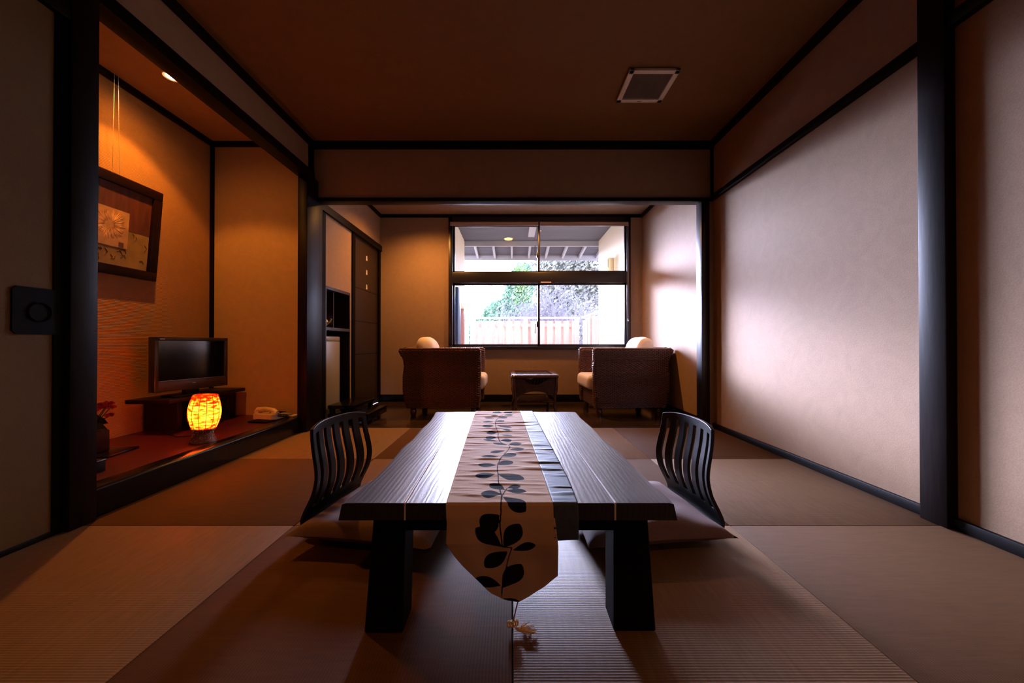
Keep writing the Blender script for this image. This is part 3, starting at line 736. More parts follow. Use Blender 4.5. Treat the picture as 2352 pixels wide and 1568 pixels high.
def make_armchair(label):
    t = thing('armchair', label, 'armchair', group='woven armchairs by the window')
    for y0, y1 in ((-.35, -.27), (.27, .35)):
        bm = prism(BM(), PR, 'Y', y0, y1); weave_side(bm, y0, -1, PR, random.Random(4)); weave_side(bm, y1, 1, PR, random.Random(5)); a = obj('arm', bm, [M['weave'], M['strand']], t, keep=True)
        bm = BM(); chain(bm, PR[6:] , (y0 + y1) / 2 , .024); obj('braid', bm, M['braid'], a)
    bk = PR[:9]
    inner = [(x + .10, z) for x, z in bk][::-1]
    bm = prism(BM(), bk + inner, 'Y', -.27, .27); a = obj('back', bm, M['weave'], t, smooth=False)
    bm = BM(); tube(bm, [(-.405, -.27, .742), (-.405, .27, .742)], .03, 10); obj('braid', bm, M['braid'], a)
    bm = box(BM(), -.30, .405, -.27, .27, .095, .285); rb = random.Random(6)
    for row in range(14):
        for k in range(13): strand(bm, (.405, -.262 + (row % 2) * .02 + k * .0415, .104 + row * .0128), Vector((0, 1, 0)), Vector((0, 0, 1)), Vector((1, 0, 0)), .020, .0068, .0055)
    obj('base', bm, [M['weave'], M['strand']], t, keep=True)
    bm = box(BM(), -.30, .495, -.262, .262, .287, .455, .055, 5); obj('seat_cushion', bm, M['cushion'], t)
    bm = BM(); prf = []
    n = 20
    rings = []
    for i in range(13):
        v = -1 + 2 * i / 12; k = (1 - abs(v) ** 5) ** .5 if abs(v) < 1 else .02
        k = max(k, .05)
        rings.append([bm.verts.new((-.195 + .118 * k * math.copysign(abs(math.cos(a)) ** .8, math.cos(a)) - .03 * math.sin(a), v * .258 ,   .668 + .222 * (.35 + .65 * k) * math.copysign(abs(math.sin(a)) ** .7, math.sin(a)) + .012 * noise.noise(Vector((v * 3, 0, 0))))) for a in [2 * PI * q / n for q in range(n)]])
    for A, B in zip(rings, rings[1:]):
        for q in range(n): bm.faces.new((A[q], A[(q + 1) % n], B[(q + 1) % n], B[q]))
    bm.faces.new(rings[0][::-1]); bm.faces.new(rings[-1])
    o = obj('back_cushion', bm, M['cushion'], t); o.modifiers.new('ss', 'SUBSURF').render_levels = 1
    for x in (-.31, .37):
        for y in (-.28, .28):
            obj('foot', lathe(BM(), [(.026, 0), (.034, .03), (.036, .055), (.028, .075), (.04, .097)], 16, (x, y, 0)), M['rattan_dark'], t)
    return t
ac = make_armchair('brown woven armchair on the left, facing right, with cream cushions')
ac.location = (-.800, 4.55, ZB)
ac2 = copy_tree(ac); ac2['label'] = 'brown woven armchair on the right against the wall, with sunlit cream cushions'
ac2.location = (1.325, 4.55, ZB); ac2.rotation_euler = (0, 0, math.radians(180 + 4))

# ------------------------------------------------------------------ wicker side table
wt = thing('wicker_table', 'small brown wicker coffee table with lower shelf between the armchairs', 'table', (.25, 4.60, ZB), math.radians(2))
hx, hy, zt = .27, .38, .465
bm = BM(); rp = []
for cx_, cy_, a0 in ((hx - .06, hy - .06, 0), (-hx + .06, hy - .06, 90), (-hx + .06, -hy + .06, 180), (hx - .06, -hy + .06, 270)):
    for k in range(5):
        a = math.radians(a0 + k * 22.5); rp.append((cx_ + .045 * math.cos(a), cy_ + .045 * math.sin(a)))
n = len(rp); prof_ = [(0, -.022), (.020, -.012), (.022, .004), (.010, .018), (-.012, .022), (-.045, .018), (-.05, .008), (-.05, -.022)]
rings = []
for px, pz in prof_:
    ring = []
    for i in range(n):
        p = Vector(rp[i]); tn = (Vector(rp[(i + 1) % n]) - Vector(rp[i - 1])).normalized(); nr = Vector((tn.y, -tn.x))
        ring.append(bm.verts.new((p.x + nr.x * px, p.y + nr.y * px, zt - .022 + pz)))
    rings.append(ring)
rings.append(rings[0])
for A, B in zip(rings, rings[1:]):
    for k in range(n): bm.faces.new((A[k], A[(k + 1) % n], B[(k + 1) % n], B[k]))
obj('top_rim', bm, M['rattan_dark'], wt)
bm = BM(); bmesh.ops.create_cube(bm, size=1, matrix=Matrix.Translation((0, 0, zt - .022)) @ Matrix.Diagonal((2 * hx - .13, 2 * hy - .13, .012, 1))); obj('top_panel', bm, M['wicker'], wt)
def apron(L, name):
    # panel in XZ plane: arched bottom, crescent opening above; built as a strip between curves
    bm = BM(); nn = 28; t_ = .012; f = []
    for i in range(nn + 1):
        u = -1 + 2 * i / nn; x = u * L
        zb = .20 + .075 * (1 - u * u) if abs(u) < .72 else .20 + .075 * (1 - .52) * (1 - (abs(u) - .72) / .28)
        if abs(u) >= .72: zb = .236 - (abs(u) - .72) / .28 * .06
        zc = zt - .045 - (.075 * math.cos(u / .62 * PI / 2) if abs(u) < .62 else 0)
        f.append((x, zb, zc))
    R = []
    for x, zb, zc in f:
        bul = .018 * (1 - abs(x / L) ** 6)
        R.append([bm.verts.new((x, -bul, zb)), bm.verts.new((x, -bul, zc)), bm.verts.new((x, -bul + t_, zc)), bm.verts.new((x, -bul + t_, zb))])
    for A, B in zip(R, R[1:]):
        for k in range(4): bm.faces.new((A[k], A[(k + 1) % 4], B[(k + 1) % 4], B[k]))
    bm.faces.new(R[0]); bm.faces.new(R[-1][::-1])
    for k in range(8):
        x = -L * .5 + L * k / 7
        z1 = zt - .045 - .075 * math.cos(x / L / .62 * PI / 2)
        tube(bm, [(x, -.006, z1), (x + .022, -.006, zt - .03)], .0028, 5)
    return bm
for rz, L, dd in ((0, hx - .035, -hy + .035), (180, hx - .035, hy - .035), (90, hy - .035, hx - .035), (270, hy - .035, -hx + .035)):
    bm = apron(L, 'apron')
    rot = Matrix.Rotation(math.radians(rz), 4, 'Z')
    off = {0: (0, dd, 0), 180: (0, dd, 0), 90: (dd, 0, 0), 270: (dd, 0, 0)}[rz]
    bmesh.ops.transform(bm, matrix=Matrix.Translation(off) @ rot, verts=bm.verts); obj('apron', bm, M['wicker'], wt)
for sx in (-1, 1):
    for sy in (-1, 1):
        x, y = sx * (hx - .03), sy * (hy - .03)
        obj('leg', tube(BM(), [(x, y, zt - .04), (x - sx * .004, y, .30), (x - sx * .018, y - sy * .01, .20), (x - sx * .022, y - sy * .015, .10), (x - sx * .008, y, .03), (x + sx * .003, y, 0)], .0165, 10), M['rattan_dark'], wt)
bm = BM(); sh = []
for a0, a1 in (((-hx + .06, -hy + .06), (hx - .06, -hy + .06)), ((hx - .06, -hy + .06), (hx - .06, hy - .06)), ((hx - .06, hy - .06), (-hx + .06, hy - .06)), ((-hx + .06, hy - .06), (-hx + .06, -hy + .06))):
    for k in range(8):
        u = k / 8; x = a0[0] + (a1[0] - a0[0]) * u; y = a0[1] + (a1[1] - a0[1]) * u; q = .028 * math.sin(PI * u)
        l_ = math.hypot(x, y); sh.append((x * (1 - q / l_ * 1.2), y * (1 - q / l_ * 1.2)))
prism(bm, sh, 'Z', .145, .155); sp = obj('shelf', bm, M['wicker'], wt)
obj('shelf_rim', tube(BM(), [(a, b, .152) for a, b in sh + [sh[0]]], .011, 8), M['rattan_dark'], sp)

# ------------------------------------------------------------------ ceiling vent
vt = thing('ceiling_vent', 'square pale ventilation grille on the ceiling', 'vent', (.925, 2.608, H))
hx, hy = .228, .175
# measured square 0.325 m
vt.location = (.926, 2.60, H); q = .165
bm = BM()
box(bm, -q, q, -q, -q + .034, -.022, -.004, .003); box(bm, -q, q, q - .034, q, -.022, -.004, .003)
box(bm, -q, -q + .034, -q, q, -.022, -.004, .003); box(bm, q - .034, q, -q, q, -.022, -.004, .003)
box(bm, -q + .015, q - .015, -q + .015, -q + .03, -.005, 0); box(bm, -q + .015, q - .015, q - .03, q - .015, -.005, 0)
obj('frame', bm, M['white'], vt)
obj('duct', box(BM(), -q + .03, q - .03, -q + .03, q - .03, -.006, 0), M['ventdark'], vt)
ns = 34
for k in range(ns):
    x = -q + .038 + (2 * q - .076) * k / (ns - 1)
    obj('slat', box(BM(), x - .0018, x + .0018, -q + .033, q - .033, -.017, -.013), M['slat'], vt)
obj('tab', box(BM(), -.012, .012, q - .017, q - .012, -.0225, -.0218), M['ventdark'], vt)

# ------------------------------------------------------------------ alcove contents
LXp, LYp, LZp = -2.229, 2.474, 2.495
dl = thing('downlight', 'glowing round downlight in the alcove ceiling', 'ceiling light', (LXp, LYp, LZp))
obj('trim_ring', lathe(BM(), [(.030, -.001), (.052, -.001), (.050, -.008), (.034, -.006), (.030, -.001)], 32), M['white'], dl)
obj('bulb', lathe(BM(), [(0, -.003), (.031, -.003), (.028, -.010), (0, -.018)], 20), M['bulb'], dl)
# picture
pw, ph = .62, .64
pic = thing('hanging_picture', 'dark framed botanical collage picture hung on the alcove wall', 'picture', (AX + .014, 2.432, 1.19))
pic.rotation_euler = (0, math.radians(4.5), 0)
bm = BM(); fw = .062
box(bm, 0, .03, -pw / 2, pw / 2, 0, fw, .004); box(bm, 0, .03, -pw / 2, pw / 2, ph - fw, ph, .004)
box(bm, 0, .03, -pw / 2, -pw / 2 + fw, fw, ph - fw, .004); box(bm, 0, .03, pw / 2 - fw, pw / 2, fw, ph - fw, .004)
obj('frame', bm, M['picframe'], pic)
iy, iz = pw / 2 - fw, ph - 2 * fw
bm = box(BM(), .004, .010, -iy, iy, fw, ph - fw); art = obj('artwork', bm, M['art_olive'], pic)
def panel(y0, y1, z0, z1, m_, x=.0102, n_='art_panel'):
    return obj(n_, box(BM(), x, x + .0012, y0, y1, z0, z1), m_, art)
panel(-.10, iy, fw + .245, ph - fw, M['art_red'])
panel(-.16, -.09, ph - fw - .12, ph - fw, M['art_black'], .0115)
panel(-.20, .10, fw + .12, fw + .36, M['gold'], .0125)
panel(-.15, -.10, fw, fw + .10, M['art_black'], .0115)
panel(.045, .075, fw + .125, fw + .155, M['art_red'], .014)
bm = BM(); fc = Vector((.0145, -.02, fw + .255))
for k in range(54):
    a = 2 * PI * k / 54 + random.uniform(-.04, .04); r0 = random.uniform(.02, .04); r1 = random.uniform(.075, .102); wv = random.uniform(.0015, .003)
    pts = [(r0, 0), ((r0 + r1) / 2, wv), (r1, 0), ((r0 + r1) / 2, -wv)]
    prism(bm, [(fc.y + r * math.cos(a) - s * math.sin(a), fc.z + r * math.sin(a) + s * math.cos(a)) for r, s in pts], 'X', .0137, .0160)
obj('flower_relief', bm, M['art_petal'], art)
for k in range(16):
    bm = BM(); y = random.uniform(-.08, iy - .02); z = fw + random.uniform(.01, .10) if y < .11 else fw + random.uniform(.01, .23)
    a = random.uniform(0, PI); L = random.uniform(.015, .04)
    tube(bm, [(.0108, y, z), (.0112, y + L * math.cos(a) * .6, min(z + L * math.sin(a), fw + .235)), (.0108, y + L * math.cos(a + .8), min(z + L * 1.2 * math.sin(a + .5) + .004, fw + .24))], .0016, 4); obj('leaf_line', bm, M['art_line'], art)
for y in (-.012, .012):
    obj('hanging_wire', tube(BM(), [(.006, y * 1.8, ph - .01), (-.045, y, 1.285)], .0012, 5), M['steel'], pic)
# bench and television
bn = thing('tv_bench', 'low dark red-brown wooden bench under the television in the alcove', 'bench', (-2.475, 2.93, .120))
obj('top', box(BM(), -.135, .165, -.375, .355, .212, .240, .004), M['picframe'], bn)
obj('leg', box(BM(), -.13, .11, -.25, -.21, 0, .212, .003), M['picframe'], bn)
obj('leg', box(BM(), -.13, .11, .27, .31, 0, .212, .003), M['picframe'], bn)
obj('back_panel', box(BM(), -.13, -.11, -.21, .27, .0, .212), M['picframe'], bn)
pL = Vector((-2.42, 2.56)); pR = Vector((-2.30, 3.06)); mid = (pL + pR) / 2; dv = (pR - pL); wv = dv.length
tv = thing('television', 'small flat-screen television switched off on the alcove bench', 'television', (mid.x, mid.y, .361), math.atan2(dv.y, dv.x))
hw = wv / 2; z0, z1 = .045, .425
bm = box(BM(), -hw, hw, .006, .055, z0, z1, .006); obj('housing', bm, M['tvframe'], tv)
bm = BM(); bz = .026
box(bm, -hw, -hw + bz, -.006, .008, z0, z1, .003); box(bm, hw - bz, hw, -.006, .008, z0, z1, .003)
box(bm, -hw, hw, -.006, .008, z1 - bz, z1, .003); box(bm, -hw, hw, -.004, .008, z0, z0 + .075, .003)
fr_ = obj('bezel', bm, M['tvframe'], tv)
obj('logo', box(BM(), -.012, .012, -.0052, -.004, z0 + .045, z0 + .049), M['steel'], fr_)
obj('logo', box(BM(), -hw + .032, -hw + .062, -.0066, -.006, z1 - .016, z1 - .012), M['steel'], fr_)
obj('speaker_trim', box(BM(), -hw + .028, hw - .028, -.0052, -.0040, z0 + .074, z0 + .0765), M['steel'], fr_)
obj('screen', box(BM(), -hw + bz, hw - bz, .0, .0065, z0 + .075, z1 - bz), M['screen'], tv)
obj('stand', box(BM(), -.16, .16, -.05, .09, 0, .012, .005), M['dark'], tv)
obj('neck', box(BM(), -.05, .05, .01, .045, .010, .06, .004), M['dark'], tv)
# red lamp
lp = thing('table_lamp', 'glowing red thread-wound table lamp on the alcove floor', 'lamp', (-1.955, 2.40, .120))
lp.rotation_euler = (0, math.radians(3), 0)
bprof = [(.068, 0), (.070, .006), (.060, .03), (.050, .055), (.050, .066), (.061, .082), (.064, .088), (.058, .088)]
bm = lathe(BM(), bprof, 40); bs_ = obj('base', bm, M['lampbase'], lp)
bm = BM()
for k in range(260):
    i = random.random() * .088; r = None
    for (r0, za), (r1, zb) in zip(bprof, bprof[1:]):
        if za <= i <= zb: r = r0 + (r1 - r0) * (i - za) / max(zb - za, 1e-6)
    if r is None: continue
    a = random.uniform(0, 2 * PI); ell(bm, ((r + .001) * math.cos(a), (r + .001) * math.sin(a), i), (.0024,) * 3, None, 5, 4)
obj('beads', bm, M['ceramic'], bs_)
def sr(t): return .063 + .022 * math.sin(PI * (t ** .95)) 
bm = BM(); rings = []
nsh = 48
for j in range(21):
    t = j / 20; z = .088 + .208 * t; r = sr(t)
    rings.append([bm.verts.new((r * math.cos(2 * PI * k / nsh), r * math.sin(2 * PI * k / nsh), z)) for k in range(nsh)])
for A, B in zip(rings, rings[1:]):
    for k in range(nsh): bm.faces.new((A[k], A[(k + 1) % nsh], B[(k + 1) % nsh], B[k]))
shd = obj('lamp_shade', bm, M['shade'], lp)
for k in range(14):
    a = 2 * PI * k / 14 + .1
    obj('rib', tube(BM(), [((sr(t) + .001) * math.cos(a), (sr(t) + .001) * math.sin(a), .088 + .208 * t) for t in [i / 12 for i in range(13)]], .0016, 5), M['thread'], shd)
bm = BM()
for t, tl in ((.0, 0), (.02, .0), (.13, .0), (.24, .003), (.27, .0), (.46, .004), (.58, .003), (.72, -.002), (.80, .002), (.86, .0), (.97, .0), (1., 0)):
    tube(bm, [((sr(t) + .0012) * math.cos(a), (sr(t) + .0012) * math.sin(a), .088 + .208 * t + tl * math.sin(a)) for a in [2 * PI * i / 40 for i in range(41)]], .0013, 4)
obj('thread_winding', bm, M['thread'], shd)
obj('power_cord', tube(BM(), [(-.075, .03, .004), (-.15, .10, .004), (-.22, .06, .004), (-.33, .12, .004), (-.40, .30, .004)], .003, 6), M['dark'], lp)
# telephone
ph_ = thing('telephone', 'cream corded telephone at the far end of the alcove floor', 'telephone', (-1.965, 3.14, .120), math.radians(-14))
bm = prism(BM(), [(-.10, .006), (.11, .006), (.11, .030), (.0, .045), (-.10, .055)], 'X', -.115, .075)
bmesh.ops.bevel(bm, geom=bm.edges[:], offset=.005, segments=2, affect='EDGES'); ba = obj('base', bm, M['phone'], ph_)
bm = BM(); hs = [(-.125, -.06, .062), (-.105, -.06, .078), (-.03, -.06, .090), (.05, -.06, .080), (.085, -.06, .064)]
tube(bm, hs, [.015, .021, .016, .021, .015], 12); box(bm, -.122, -.082, -.082, -.038, .048, .072, .006); box(bm, .045, .09, -.082, -.038, .042, .068, .006)
obj('handset', bm, M['phone'], ph_)
obj('keypad', box(BM(), -.04, .05, -.02, .07, .046, .050, .002), M['dark'], ba)
obj('handset_cord', tube(BM(), [(.09 + .012 * math.cos(i * .9), -.06 + i * .0022, .045 - i * .0006 + .012 * math.sin(i * .9)) for i in range(50)], .0022, 5), M['dark'], ph_)
mp = obj('notepad', box(BM(), -.05, .05, -.07, .07, 0, .008, .001), M['phone'], loc=(-1.90, 3.0, .121)); mp.rotation_euler = (0, 0, -.2)
mp.location = (-1.845, 3.215, .1285) ; mp.scale = (.5, .5, 1)
tag(mp, 'small cream notepad beside the telephone by the far alcove post', 'notepad')
dk = obj('tray', box(BM(), -.11, .06, -.05, .05, 0, .012, .003), M['dark'], loc=(-1.955, 3.00, .121)); dk.rotation_euler = (0, 0, -.2)
tag(dk, 'thin dark tray lying in front of the telephone', 'tray')
# flower vase on tray
ty = obj('flower_tray', box(BM(), -.16, .16, -.10, .10, 0, .012, .003), M['lacquer'], loc=(-2.355, 2.13, .121)); ty.rotation_euler = (0, 0, math.radians(8))
tag(ty, 'black rectangular tray beneath the black flower vase', 'tray')
va = thing('flower_vase', 'black square vase holding red flowers, half hidden by the left post', 'vase', (-2.365, 2.11, .134))
obj('vase', box(BM(), -.075, .075, -.05, .05, 0, .118, .004), M['dark'], va)
fl = obj('stems', BM(), M['leafdark'], va)
bm = BM(); bl = BM(); bp = BM(); by = BM()
tips = []
for k in range(13):
    a = random.uniform(0, 2 * PI); r = random.uniform(.04, .12); h_ = random.uniform(.17, .27)
    tip = Vector((r * math.cos(a) + .02, r * .5 * math.sin(a), h_)); tips.append(tip)
    tube(bm, [(0, 0, .11), (tip.x * .4, tip.y * .4, .16), tip], .0022, 5)
tips += [Vector((.085, 0, .265)), Vector((.06, .0, .245)), Vector((-.02, 0, .27))]
def leafq(b_, c, d_, L, w_):
    d_ = d_.normalized(); s = d_.cross(Vector((.3, -1, .2))).normalized()
    p = [c, c + d_ * L * .3 + s * w_, c + d_ * L * .7 + s * w_ * .8, c + d_ * L - Vector((0, 0, L * .15)), c + d_ * L * .7 - s * w_ * .8, c + d_ * L * .3 - s * w_]
    b_.faces.new([b_.verts.new(x) for x in p])
for t_ in tips:
    for k in range(7):
        a = 2 * PI * k / 7; leafq(bp, t_, Vector((math.cos(a), math.sin(a) * .6, random.uniform(.1, .7))), random.uniform(.020, .032), .011)
for k in range(18):
    a = random.uniform(0, 2 * PI); c = Vector((random.uniform(-.03, .07), random.uniform(-.02, .02), random.uniform(.12, .19)))
    leafq(bl, c, Vector((math.cos(a) + .5, math.sin(a), random.uniform(-.4, .5))), random.uniform(.06, .10), .022)
for k in range(9):
    a = random.uniform(0, 2 * PI); c = Vector((random.uniform(-.05, .06), random.uniform(-.03, .0), random.uniform(.15, .24)))
    leafq(by, c, Vector((math.cos(a), math.sin(a), random.uniform(-.2, .5))), .035, .006)
leafq(bl, Vector((.03, -.02, .15)), Vector((1, 0, -.02)), .11, .018)
bm.to_mesh(fl.data); bm.free()
obj('blossoms', bp, M['petal'], va, False, keep=True); obj('leaves', bl, M['leafdark'], va, False, keep=True); obj('yellow_leaves', by, M['leafyellow'], va, False, keep=True)
bx_ = thing('black_box', 'small black lidded box on the alcove floor beside the left post', 'box', (-2.075, 1.80, .121))
obj('body', box(BM(), -.09, .09, -.055, .055, 0, .045, .003), M['dark'], bx_); obj('lid', box(BM(), -.093, .093, -.058, .058, .0455, .058, .004), M['lacquer'], bx_)

# ------------------------------------------------------------------ outside
GZ = -.18
o = sbox('deck', (-6, 6, D2 + .12, 10.6, GZ - .1, GZ), M['deck']); o['kind'] = 'structure'; o.name = 'floor_terrace'
o = struct('floor_ground', box(BM(), -30, 30, 10.6, 60, GZ - .6, GZ - .3), M['fol_grey'])
YE = 7.6
sbox('wall_outside_right', (1.74, 1.90, D2 + .12, YE, GZ, 2.80), M['extwall'])
bm = prism(BM(), [(D2 + .12, 1.86), (YE, 1.40), (YE, 2.80), (D2 + .12, 2.80)], 'X', -1.15, -.955)
struct('wall_outside_left', bm, M['extwall'])
sbox('trim_28', (-1.15, -.94, D2 + .12, D2 + .5, GZ, 1.66), M['soffit'])
sbox('ceiling_soffit', (-1.15, 1.90, D2 + .12, YE, 2.80, 2.86), M['soffit'])
sbox('trim_29', (-1.15, 1.90, YE, YE + .05, 2.70, 2.80), M['rafter'])
bm = prism(BM(), [(YE, 2.86), (8.65, 2.74), (8.65, 2.78), (YE, 2.90)], 'X', -3.0, 3.6)
struct('ceiling_eave', bm, M['soffit'])
for k in range(15):
    x = -2.7 + k * .385
    bm = prism(BM(), [(YE + .05, 2.775), (8.6, 2.675), (8.6, 2.745), (YE + .05, 2.855)], 'X', x - .022, x + .022)
    struct('trim_%d' % (40 + k), bm, M['rafter'])
sbox('trim_30', (-3.0, 3.6, 8.60, 8.64, 2.635, 2.78), M['rafter'])
sbox('trim_31', (.30, .42, 6.4, 7.1, 2.74, 2.80), M['rafter'])
# roof above so that the sky does not shine in from the top
sbox('roof_slab', (-3.2, 3.8, -2.6, YE, 3.0, 3.1), M['soffit'])['kind'] = 'structure'
bpy.data.objects['roof_slab'].name = 'ceiling_roof'
sl = thing('soffit_light', 'small glowing orange recessed light under the outside eave', 'outdoor light', (-.07, 7.40, 2.802))
obj('housing', lathe(BM(), [(.0, .02), (.095, .02), (.095, -.012), (.075, -.012), (.075, -.001), (0, -.001)], 28), M['rafter'], sl)
obj('lamp', lathe(BM(), [(0, -.002), (.074, -.002), (.074, -.022), (0, -.022)], 28), M['soffit_glow'], sl)
ln = thing('wall_lantern', 'half-round white glowing wall lamp on the outside wall', 'outdoor light', (1.74, 6.55, 2.10))
obj('bracket', box(BM(), -.12, 0, -.09, .09, -.11, .11, .01), M['extwall'], ln)
bm = BM(); rr = []
for j in range(13):
    t = -1 + j / 6
    rr.append([bm.verts.new((-.11 - .11 * math.sqrt(max(0, 1 - t * t)) * math.sin(a) - .004, .15 * math.cos(a), t * .16)) for a in [PI * i / 12 for i in range(13)]])
for A, B in zip(rr, rr[1:]):
    for k in range(12): bm.faces.new((A[k], A[k + 1], B[k + 1], B[k]))
bmesh.ops.remove_doubles(bm, verts=bm.verts, dist=1e-5); o = obj('shade', bm, M['lantern'], ln)
obj('rim', tube(BM(), [(-.115, .155 * math.cos(a), .17 * math.sin(a)) for a in [2 * PI * i / 24 for i in range(25)]], .012, 6), M['extwall'], ln)
# dark bin / cabinet outside left and reddish post
o = sbox('outdoor_locker', (-1.02, -.80, 5.60, 5.95, GZ, 1.58), M['navy'], .005)
del o['kind']; tag(o, 'tall dark speckled outdoor locker seen behind the left edge of the lower window', 'locker')
o = sbox('trim_32', (-1.02, -.965, 7.45, 7.60, GZ, 1.42), M['rusty'])
# fences
def fence(label, p0, p1, n, top, post_at, mats=('fence', 'fencerail')):
    p0 = Vector(p0); p1 = Vector(p1); d_ = p1 - p0; L = d_.length
    t = thing('wooden_fence', label, 'fence', (p0.x, p0.y, GZ), math.atan2(d_.y, d_.x), 'terrace fence sections')
    hgt = top - GZ
    step = L / n
    for k in range(n):
        x = k * step; yo = 0
        obj('board', box(BM(), x + step * .16, x + step * .84, -.022, -.004, 0, hgt - .10 , .002), M[mats[0]], t)
        obj('back_board', box(BM(), x - step * .22, x + step * .22, .034, .052, 0, hgt - .10, .002), M[mats[0]], t)
    bm = box(BM(), -.0, L, -.004, .034, hgt - .26, hgt - .17, .002); obj('rail', bm, M['fence'], t)
    obj('rail', box(BM(), 0, L, -.004, .034, .35, .44, .002), M['fence'], t)
    obj('cap_rail', box(BM(), -.03, L + .03, -.05, .06, hgt - .045, hgt, .003), M['fencerail'], t)
    for px in post_at: obj('post', box(BM(), px - .055, px + .055, -.06, .05, 0, hgt - .046, .003), M['fencerail'], t)
    return t
fence('far wooden fence with wide vertical boards and pale top rail', (-1.06, 10.0), (1.76, 10.0), 13, 1.44, (.05, 1.42, 2.77))
fence('left side wooden fence running away from the house', (-1.14, 7.65), (-1.14, 9.88), 10, 1.44, (1.1,))
fence('right side wooden fence running away from the house', (1.86, 9.88), (1.86, 7.62), 10, 1.44, (1.1,))
# trees
def crown(name, parent, blobs, n, size, mat, seed):
    rnd = random.Random(seed); bm = BM()
    for k in range(n):
        c, r = rnd.choice(blobs)
        while True:
            p = Vector((rnd.uniform(-1, 1), rnd.uniform(-1, 1), rnd.uniform(-1, 1)))
            if .35 < p.length < 1: break
        p = Vector((p.x * r[0], p.y * r[1], p.z * r[2])) + Vector(c)
        a = Vector((rnd.gauss(0, 1), rnd.gauss(0, 1), rnd.gauss(0, 1))).normalized(); b = a.orthogonal().normalized(); s = size * rnd.uniform(.6, 1.4)
        q = a.cross(b)
        bm.faces.new([bm.verts.new(p + x) for x in (-b * s, q * s * .4 , b * s, -q * s * .4)])
    return obj(name, bm, mat, parent, False, keep=True)
def branches(parent, base, n, h, mat, seed, spread=.5, r0=.05, depth=5, name='branches', trunk=True):
    rnd = random.Random(seed); bm = BM()
    def grow(p, d_, r, L, k):
        pts = [p]; dd = d_.copy()
        for s in range(3):
            dd = (dd + Vector((rnd.gauss(0, .16), rnd.gauss(0, .16), rnd.gauss(.02, .12)))).normalized(); pts.append(pts[-1] + dd * L / 3)
        tube(bm, pts, [r, r * .85, r * .72, r * .6], 5, False)
        if k > 0:
            for _ in range(3 if k > 1 else 2):
                nd = (dd + Vector((rnd.gauss(0, spread), rnd.gauss(0, spread), rnd.gauss(0, spread * .8)))).normalized()
                grow(pts[rnd.choice((2, 3))], nd, r * .6, L * rnd.uniform(.6, .85), k - 1)
    for _ in range(n):
        grow(Vector(base) + Vector((rnd.uniform(-.15, .15), rnd.uniform(-.1, .1), 0)), Vector((rnd.gauss(0, .18), rnd.gauss(0, .1), 1)).normalized(), r0, h, depth)
    return obj(name, bm, mat, parent)
t1 = thing('leafy_tree', 'pale green leafy tree behind the fence, left half of the window', 'tree', (-.22, 14.3, GZ - .3)); t1.scale = (1.1, 1.1, 1.1)
branches(t1, (0, 0, 0), 3, 1.0, M['bark_dark'], 3, .5, .05, 3, 'trunk')
crown('crown', t1, [((-.75, 0, 1.5), (.55, .6, .55)), ((-.2, 0, 1.9), (.65, .6, .75)), ((.35, 0, 2.4), (.55, .6, .9)), ((.6, .1, 1.3), (.7, .5, .8)), ((.55, 0, 3.2), (.42, .5, .7)), ((-.8, -.2, 1.1), (.6, .5, .4))], 24000, .075, M['fol_green'], 5)
crown('young_shoots', t1, [((.55, -.4, 2.5), (.35, .3, .75)), ((.5, -.4, 3.3), (.3, .3, .5))], 1600, .05, M['fol_yellow'], 6)
t2 = thing('bare_tree', 'bare pale-twigged tree behind the fence, right half of the window', 'tree', (1.15, 11.7, GZ - .3))
branches(t2, (0, 0, 0), 5, 1.05, M['bark_pale'], 11, .55, .045, 5, 'trunk')
branches(t2, (.75, .2, 0), 3, 1.1, M['bark_pale'], 12, .5, .04, 5, 'branches')
branches(t2, (-.45, .2, .6), 4, .8, M['bark_pale'], 14, .6, .03, 5, 'branches')
branches(t2, (.3, .3, .9), 4, .9, M['bark_pale'], 17, .7, .03, 5, 'branches')
t3 = thing('dark_evergreen_tree', 'tall grey-olive evergreen mass behind the bare twigs', 'tree', (2.5, 17.6, GZ - .3)); t3.scale = (1.14, 1.1, 1.13)
branches(t3, (0, 0, 0), 1, 2.5, M['bark_dark'], 15, .3, .14, 2, 'trunk')
crown('crown', t3, [((-.6, 0, 1.6), (1.4, .6, 1.7)), ((.5, 0, 2.2), (1.6, .8, 2.1)), ((-.2, 0, 3.9), (1.3, .7, 1.5)), ((1.3, 0, 4.2), (1.3, .7, 1.6))], 16000, .10, M['fol_grey'], 8)

# ------------------------------------------------------------------ light
world = bpy.data.worlds.new('World'); scn.world = world; world.use_nodes = True
nt = world.node_tree; nt.nodes.clear()
o_ = N(nt, 'ShaderNodeOutputWorld'); bg = N(nt, 'ShaderNodeBackground'); nt.links.new(bg.outputs[0], o_.inputs[0])
tc = N(nt, 'ShaderNodeTexCoord')
def sky_dir(az, el):
    a, e = math.radians(az), math.radians(el); return Vector((math.sin(a) * math.cos(e), math.cos(a) * math.cos(e), math.sin(e)))
def dot(v):
    n_ = N(nt, 'ShaderNodeVectorMath', operation='DOT_PRODUCT'); n_.inputs[1].default_value = v; nt.links.new(tc.outputs['Generated'], n_.inputs[0]); return n_.outputs['Value']
SKY_BASE, SKY_GLOW, AZ, EL, SA, SE = 7, 560., -13, 10.5, .26, .075
f_ = sky_dir(AZ, EL); r_ = Vector((f_.y, -f_.x, 0)).normalized(); u_ = r_.cross(f_)
a_ = math_(nt, 'DIVIDE', dot(r_), SA); b_ = math_(nt, 'DIVIDE', dot(u_), SE)
s_ = math_(nt, 'ADD', math_(nt, 'MULTIPLY', a_, a_), math_(nt, 'MULTIPLY', b_, b_))
g_ = math_(nt, 'POWER', 2.71828, math_(nt, 'MULTIPLY', s_, -.5))
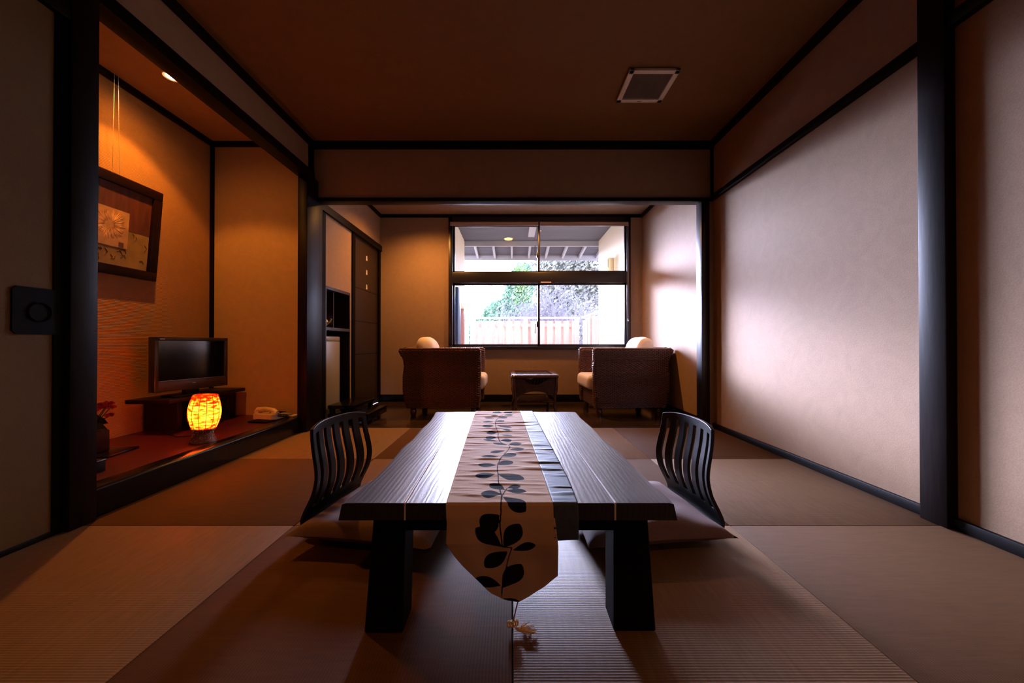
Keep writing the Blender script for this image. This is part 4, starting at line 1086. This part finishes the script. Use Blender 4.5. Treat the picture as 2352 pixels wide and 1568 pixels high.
g_ = math_(nt, 'MULTIPLY', g_, math_(nt, 'GREATER_THAN', dot(f_), 0))
st_ = math_(nt, 'ADD', math_(nt, 'MULTIPLY', g_, SKY_GLOW), SKY_BASE)
nt.links.new(st_, bg.inputs[1]); bg.inputs[0].default_value = (.86, .91, 1.34, 1)
try:
    world.cycles.sampling_method = 'MANUAL'; world.cycles.sample_map_resolution = 1024
except Exception: pass
def light(name, type_, loc, energy, col, rot=None, **kw):
    l = bpy.data.lights.new(name, type_); l.energy = energy; l.color = col
    for k, v in kw.items(): setattr(l, k, v)
    o = bpy.data.objects.new(name, l); C.objects.link(o); o.location = loc
    if rot: o.rotation_euler = rot
    return o
WARM = (1, .33, .035)
light('downlight_lamp', 'SPOT', (LXp, LYp, LZp - .02), 72, WARM, (0, 0, 0), spot_size=math.radians(106), spot_blend=.28, shadow_soft_size=.022)
light('downlight_spill', 'SPOT', (LXp, LYp, LZp - .02), 38, WARM, (0, 0, 0), spot_size=math.radians(165), spot_blend=1, shadow_soft_size=.022)
light('veranda_fill', 'SPOT', (-1.15, 4.62, 2.52), 112, (1, .42, .10), (math.radians(0), 0, 0), spot_size=math.radians(150), spot_blend=.9, shadow_soft_size=.04)  # added warm fill for the veranda back wall; lamp is unseen
light('veranda_fill_middle', 'SPOT', (.428, 4.72, 2.52), 120, (1, .42, .10), (0, 0, 0), spot_size=math.radians(150), spot_blend=.9, shadow_soft_size=.035)  # second added fill, warms the wall under the window; no lamp seen here
v2 = thing('added_veranda_downlight', 'added unseen ceiling downlight of the veranda, above the wicker table', 'ceiling light', (.428, 4.72, 2.545))
obj('trim_ring', lathe(BM(), [(.030, -.001), (.055, -.001), (.052, -.008), (.034, -.006), (.030, -.001)], 24), M['white'], v2)
vl = thing('added_veranda_downlight', 'added unseen ceiling downlight of the veranda, above the left armchair', 'ceiling light', (-1.15, 4.62, 2.545))
obj('trim_ring', lathe(BM(), [(.030, -.001), (.055, -.001), (.052, -.008), (.034, -.006), (.030, -.001)], 24), M['white'], vl)
light('red_lamp_bulb', 'POINT', (-1.955, 2.40, .31), 9.0, (1, .20, .045), shadow_soft_size=.03)
light('hall_warm_fill', 'SPOT', (.30, -1.15, 2.47), 30, WARM, (0, 0, 0), spot_size=math.radians(166), spot_blend=.6, shadow_soft_size=.05)  # unseen lamp added behind the camera to warm the runner front
hl = thing('added_hall_downlight', 'added unseen ceiling downlight over the entrance end of the room', 'ceiling light', (.30, -1.15, H))
obj('trim_ring', lathe(BM(), [(.030, -.001), (.055, -.001), (.052, -.008), (.034, -.006), (.030, -.001)], 24), M['white'], hl)

# ------------------------------------------------------------------ camera
cam = bpy.data.cameras.new('camera'); co = bpy.data.objects.new('camera', cam); C.objects.link(co)
cam.sensor_width = 36; cam.lens = 870 / 2352 * 36; cam.clip_start = .02
co.location = (0, 0, .74); co.rotation_euler = (math.radians(90 + .33), 0, 0)
scn.camera = co
vs = scn.view_settings; vs.view_transform = 'Standard'; vs.look = 'None'; vs.gamma = 1; vs.use_curve_mapping = False; vs.exposure = 0
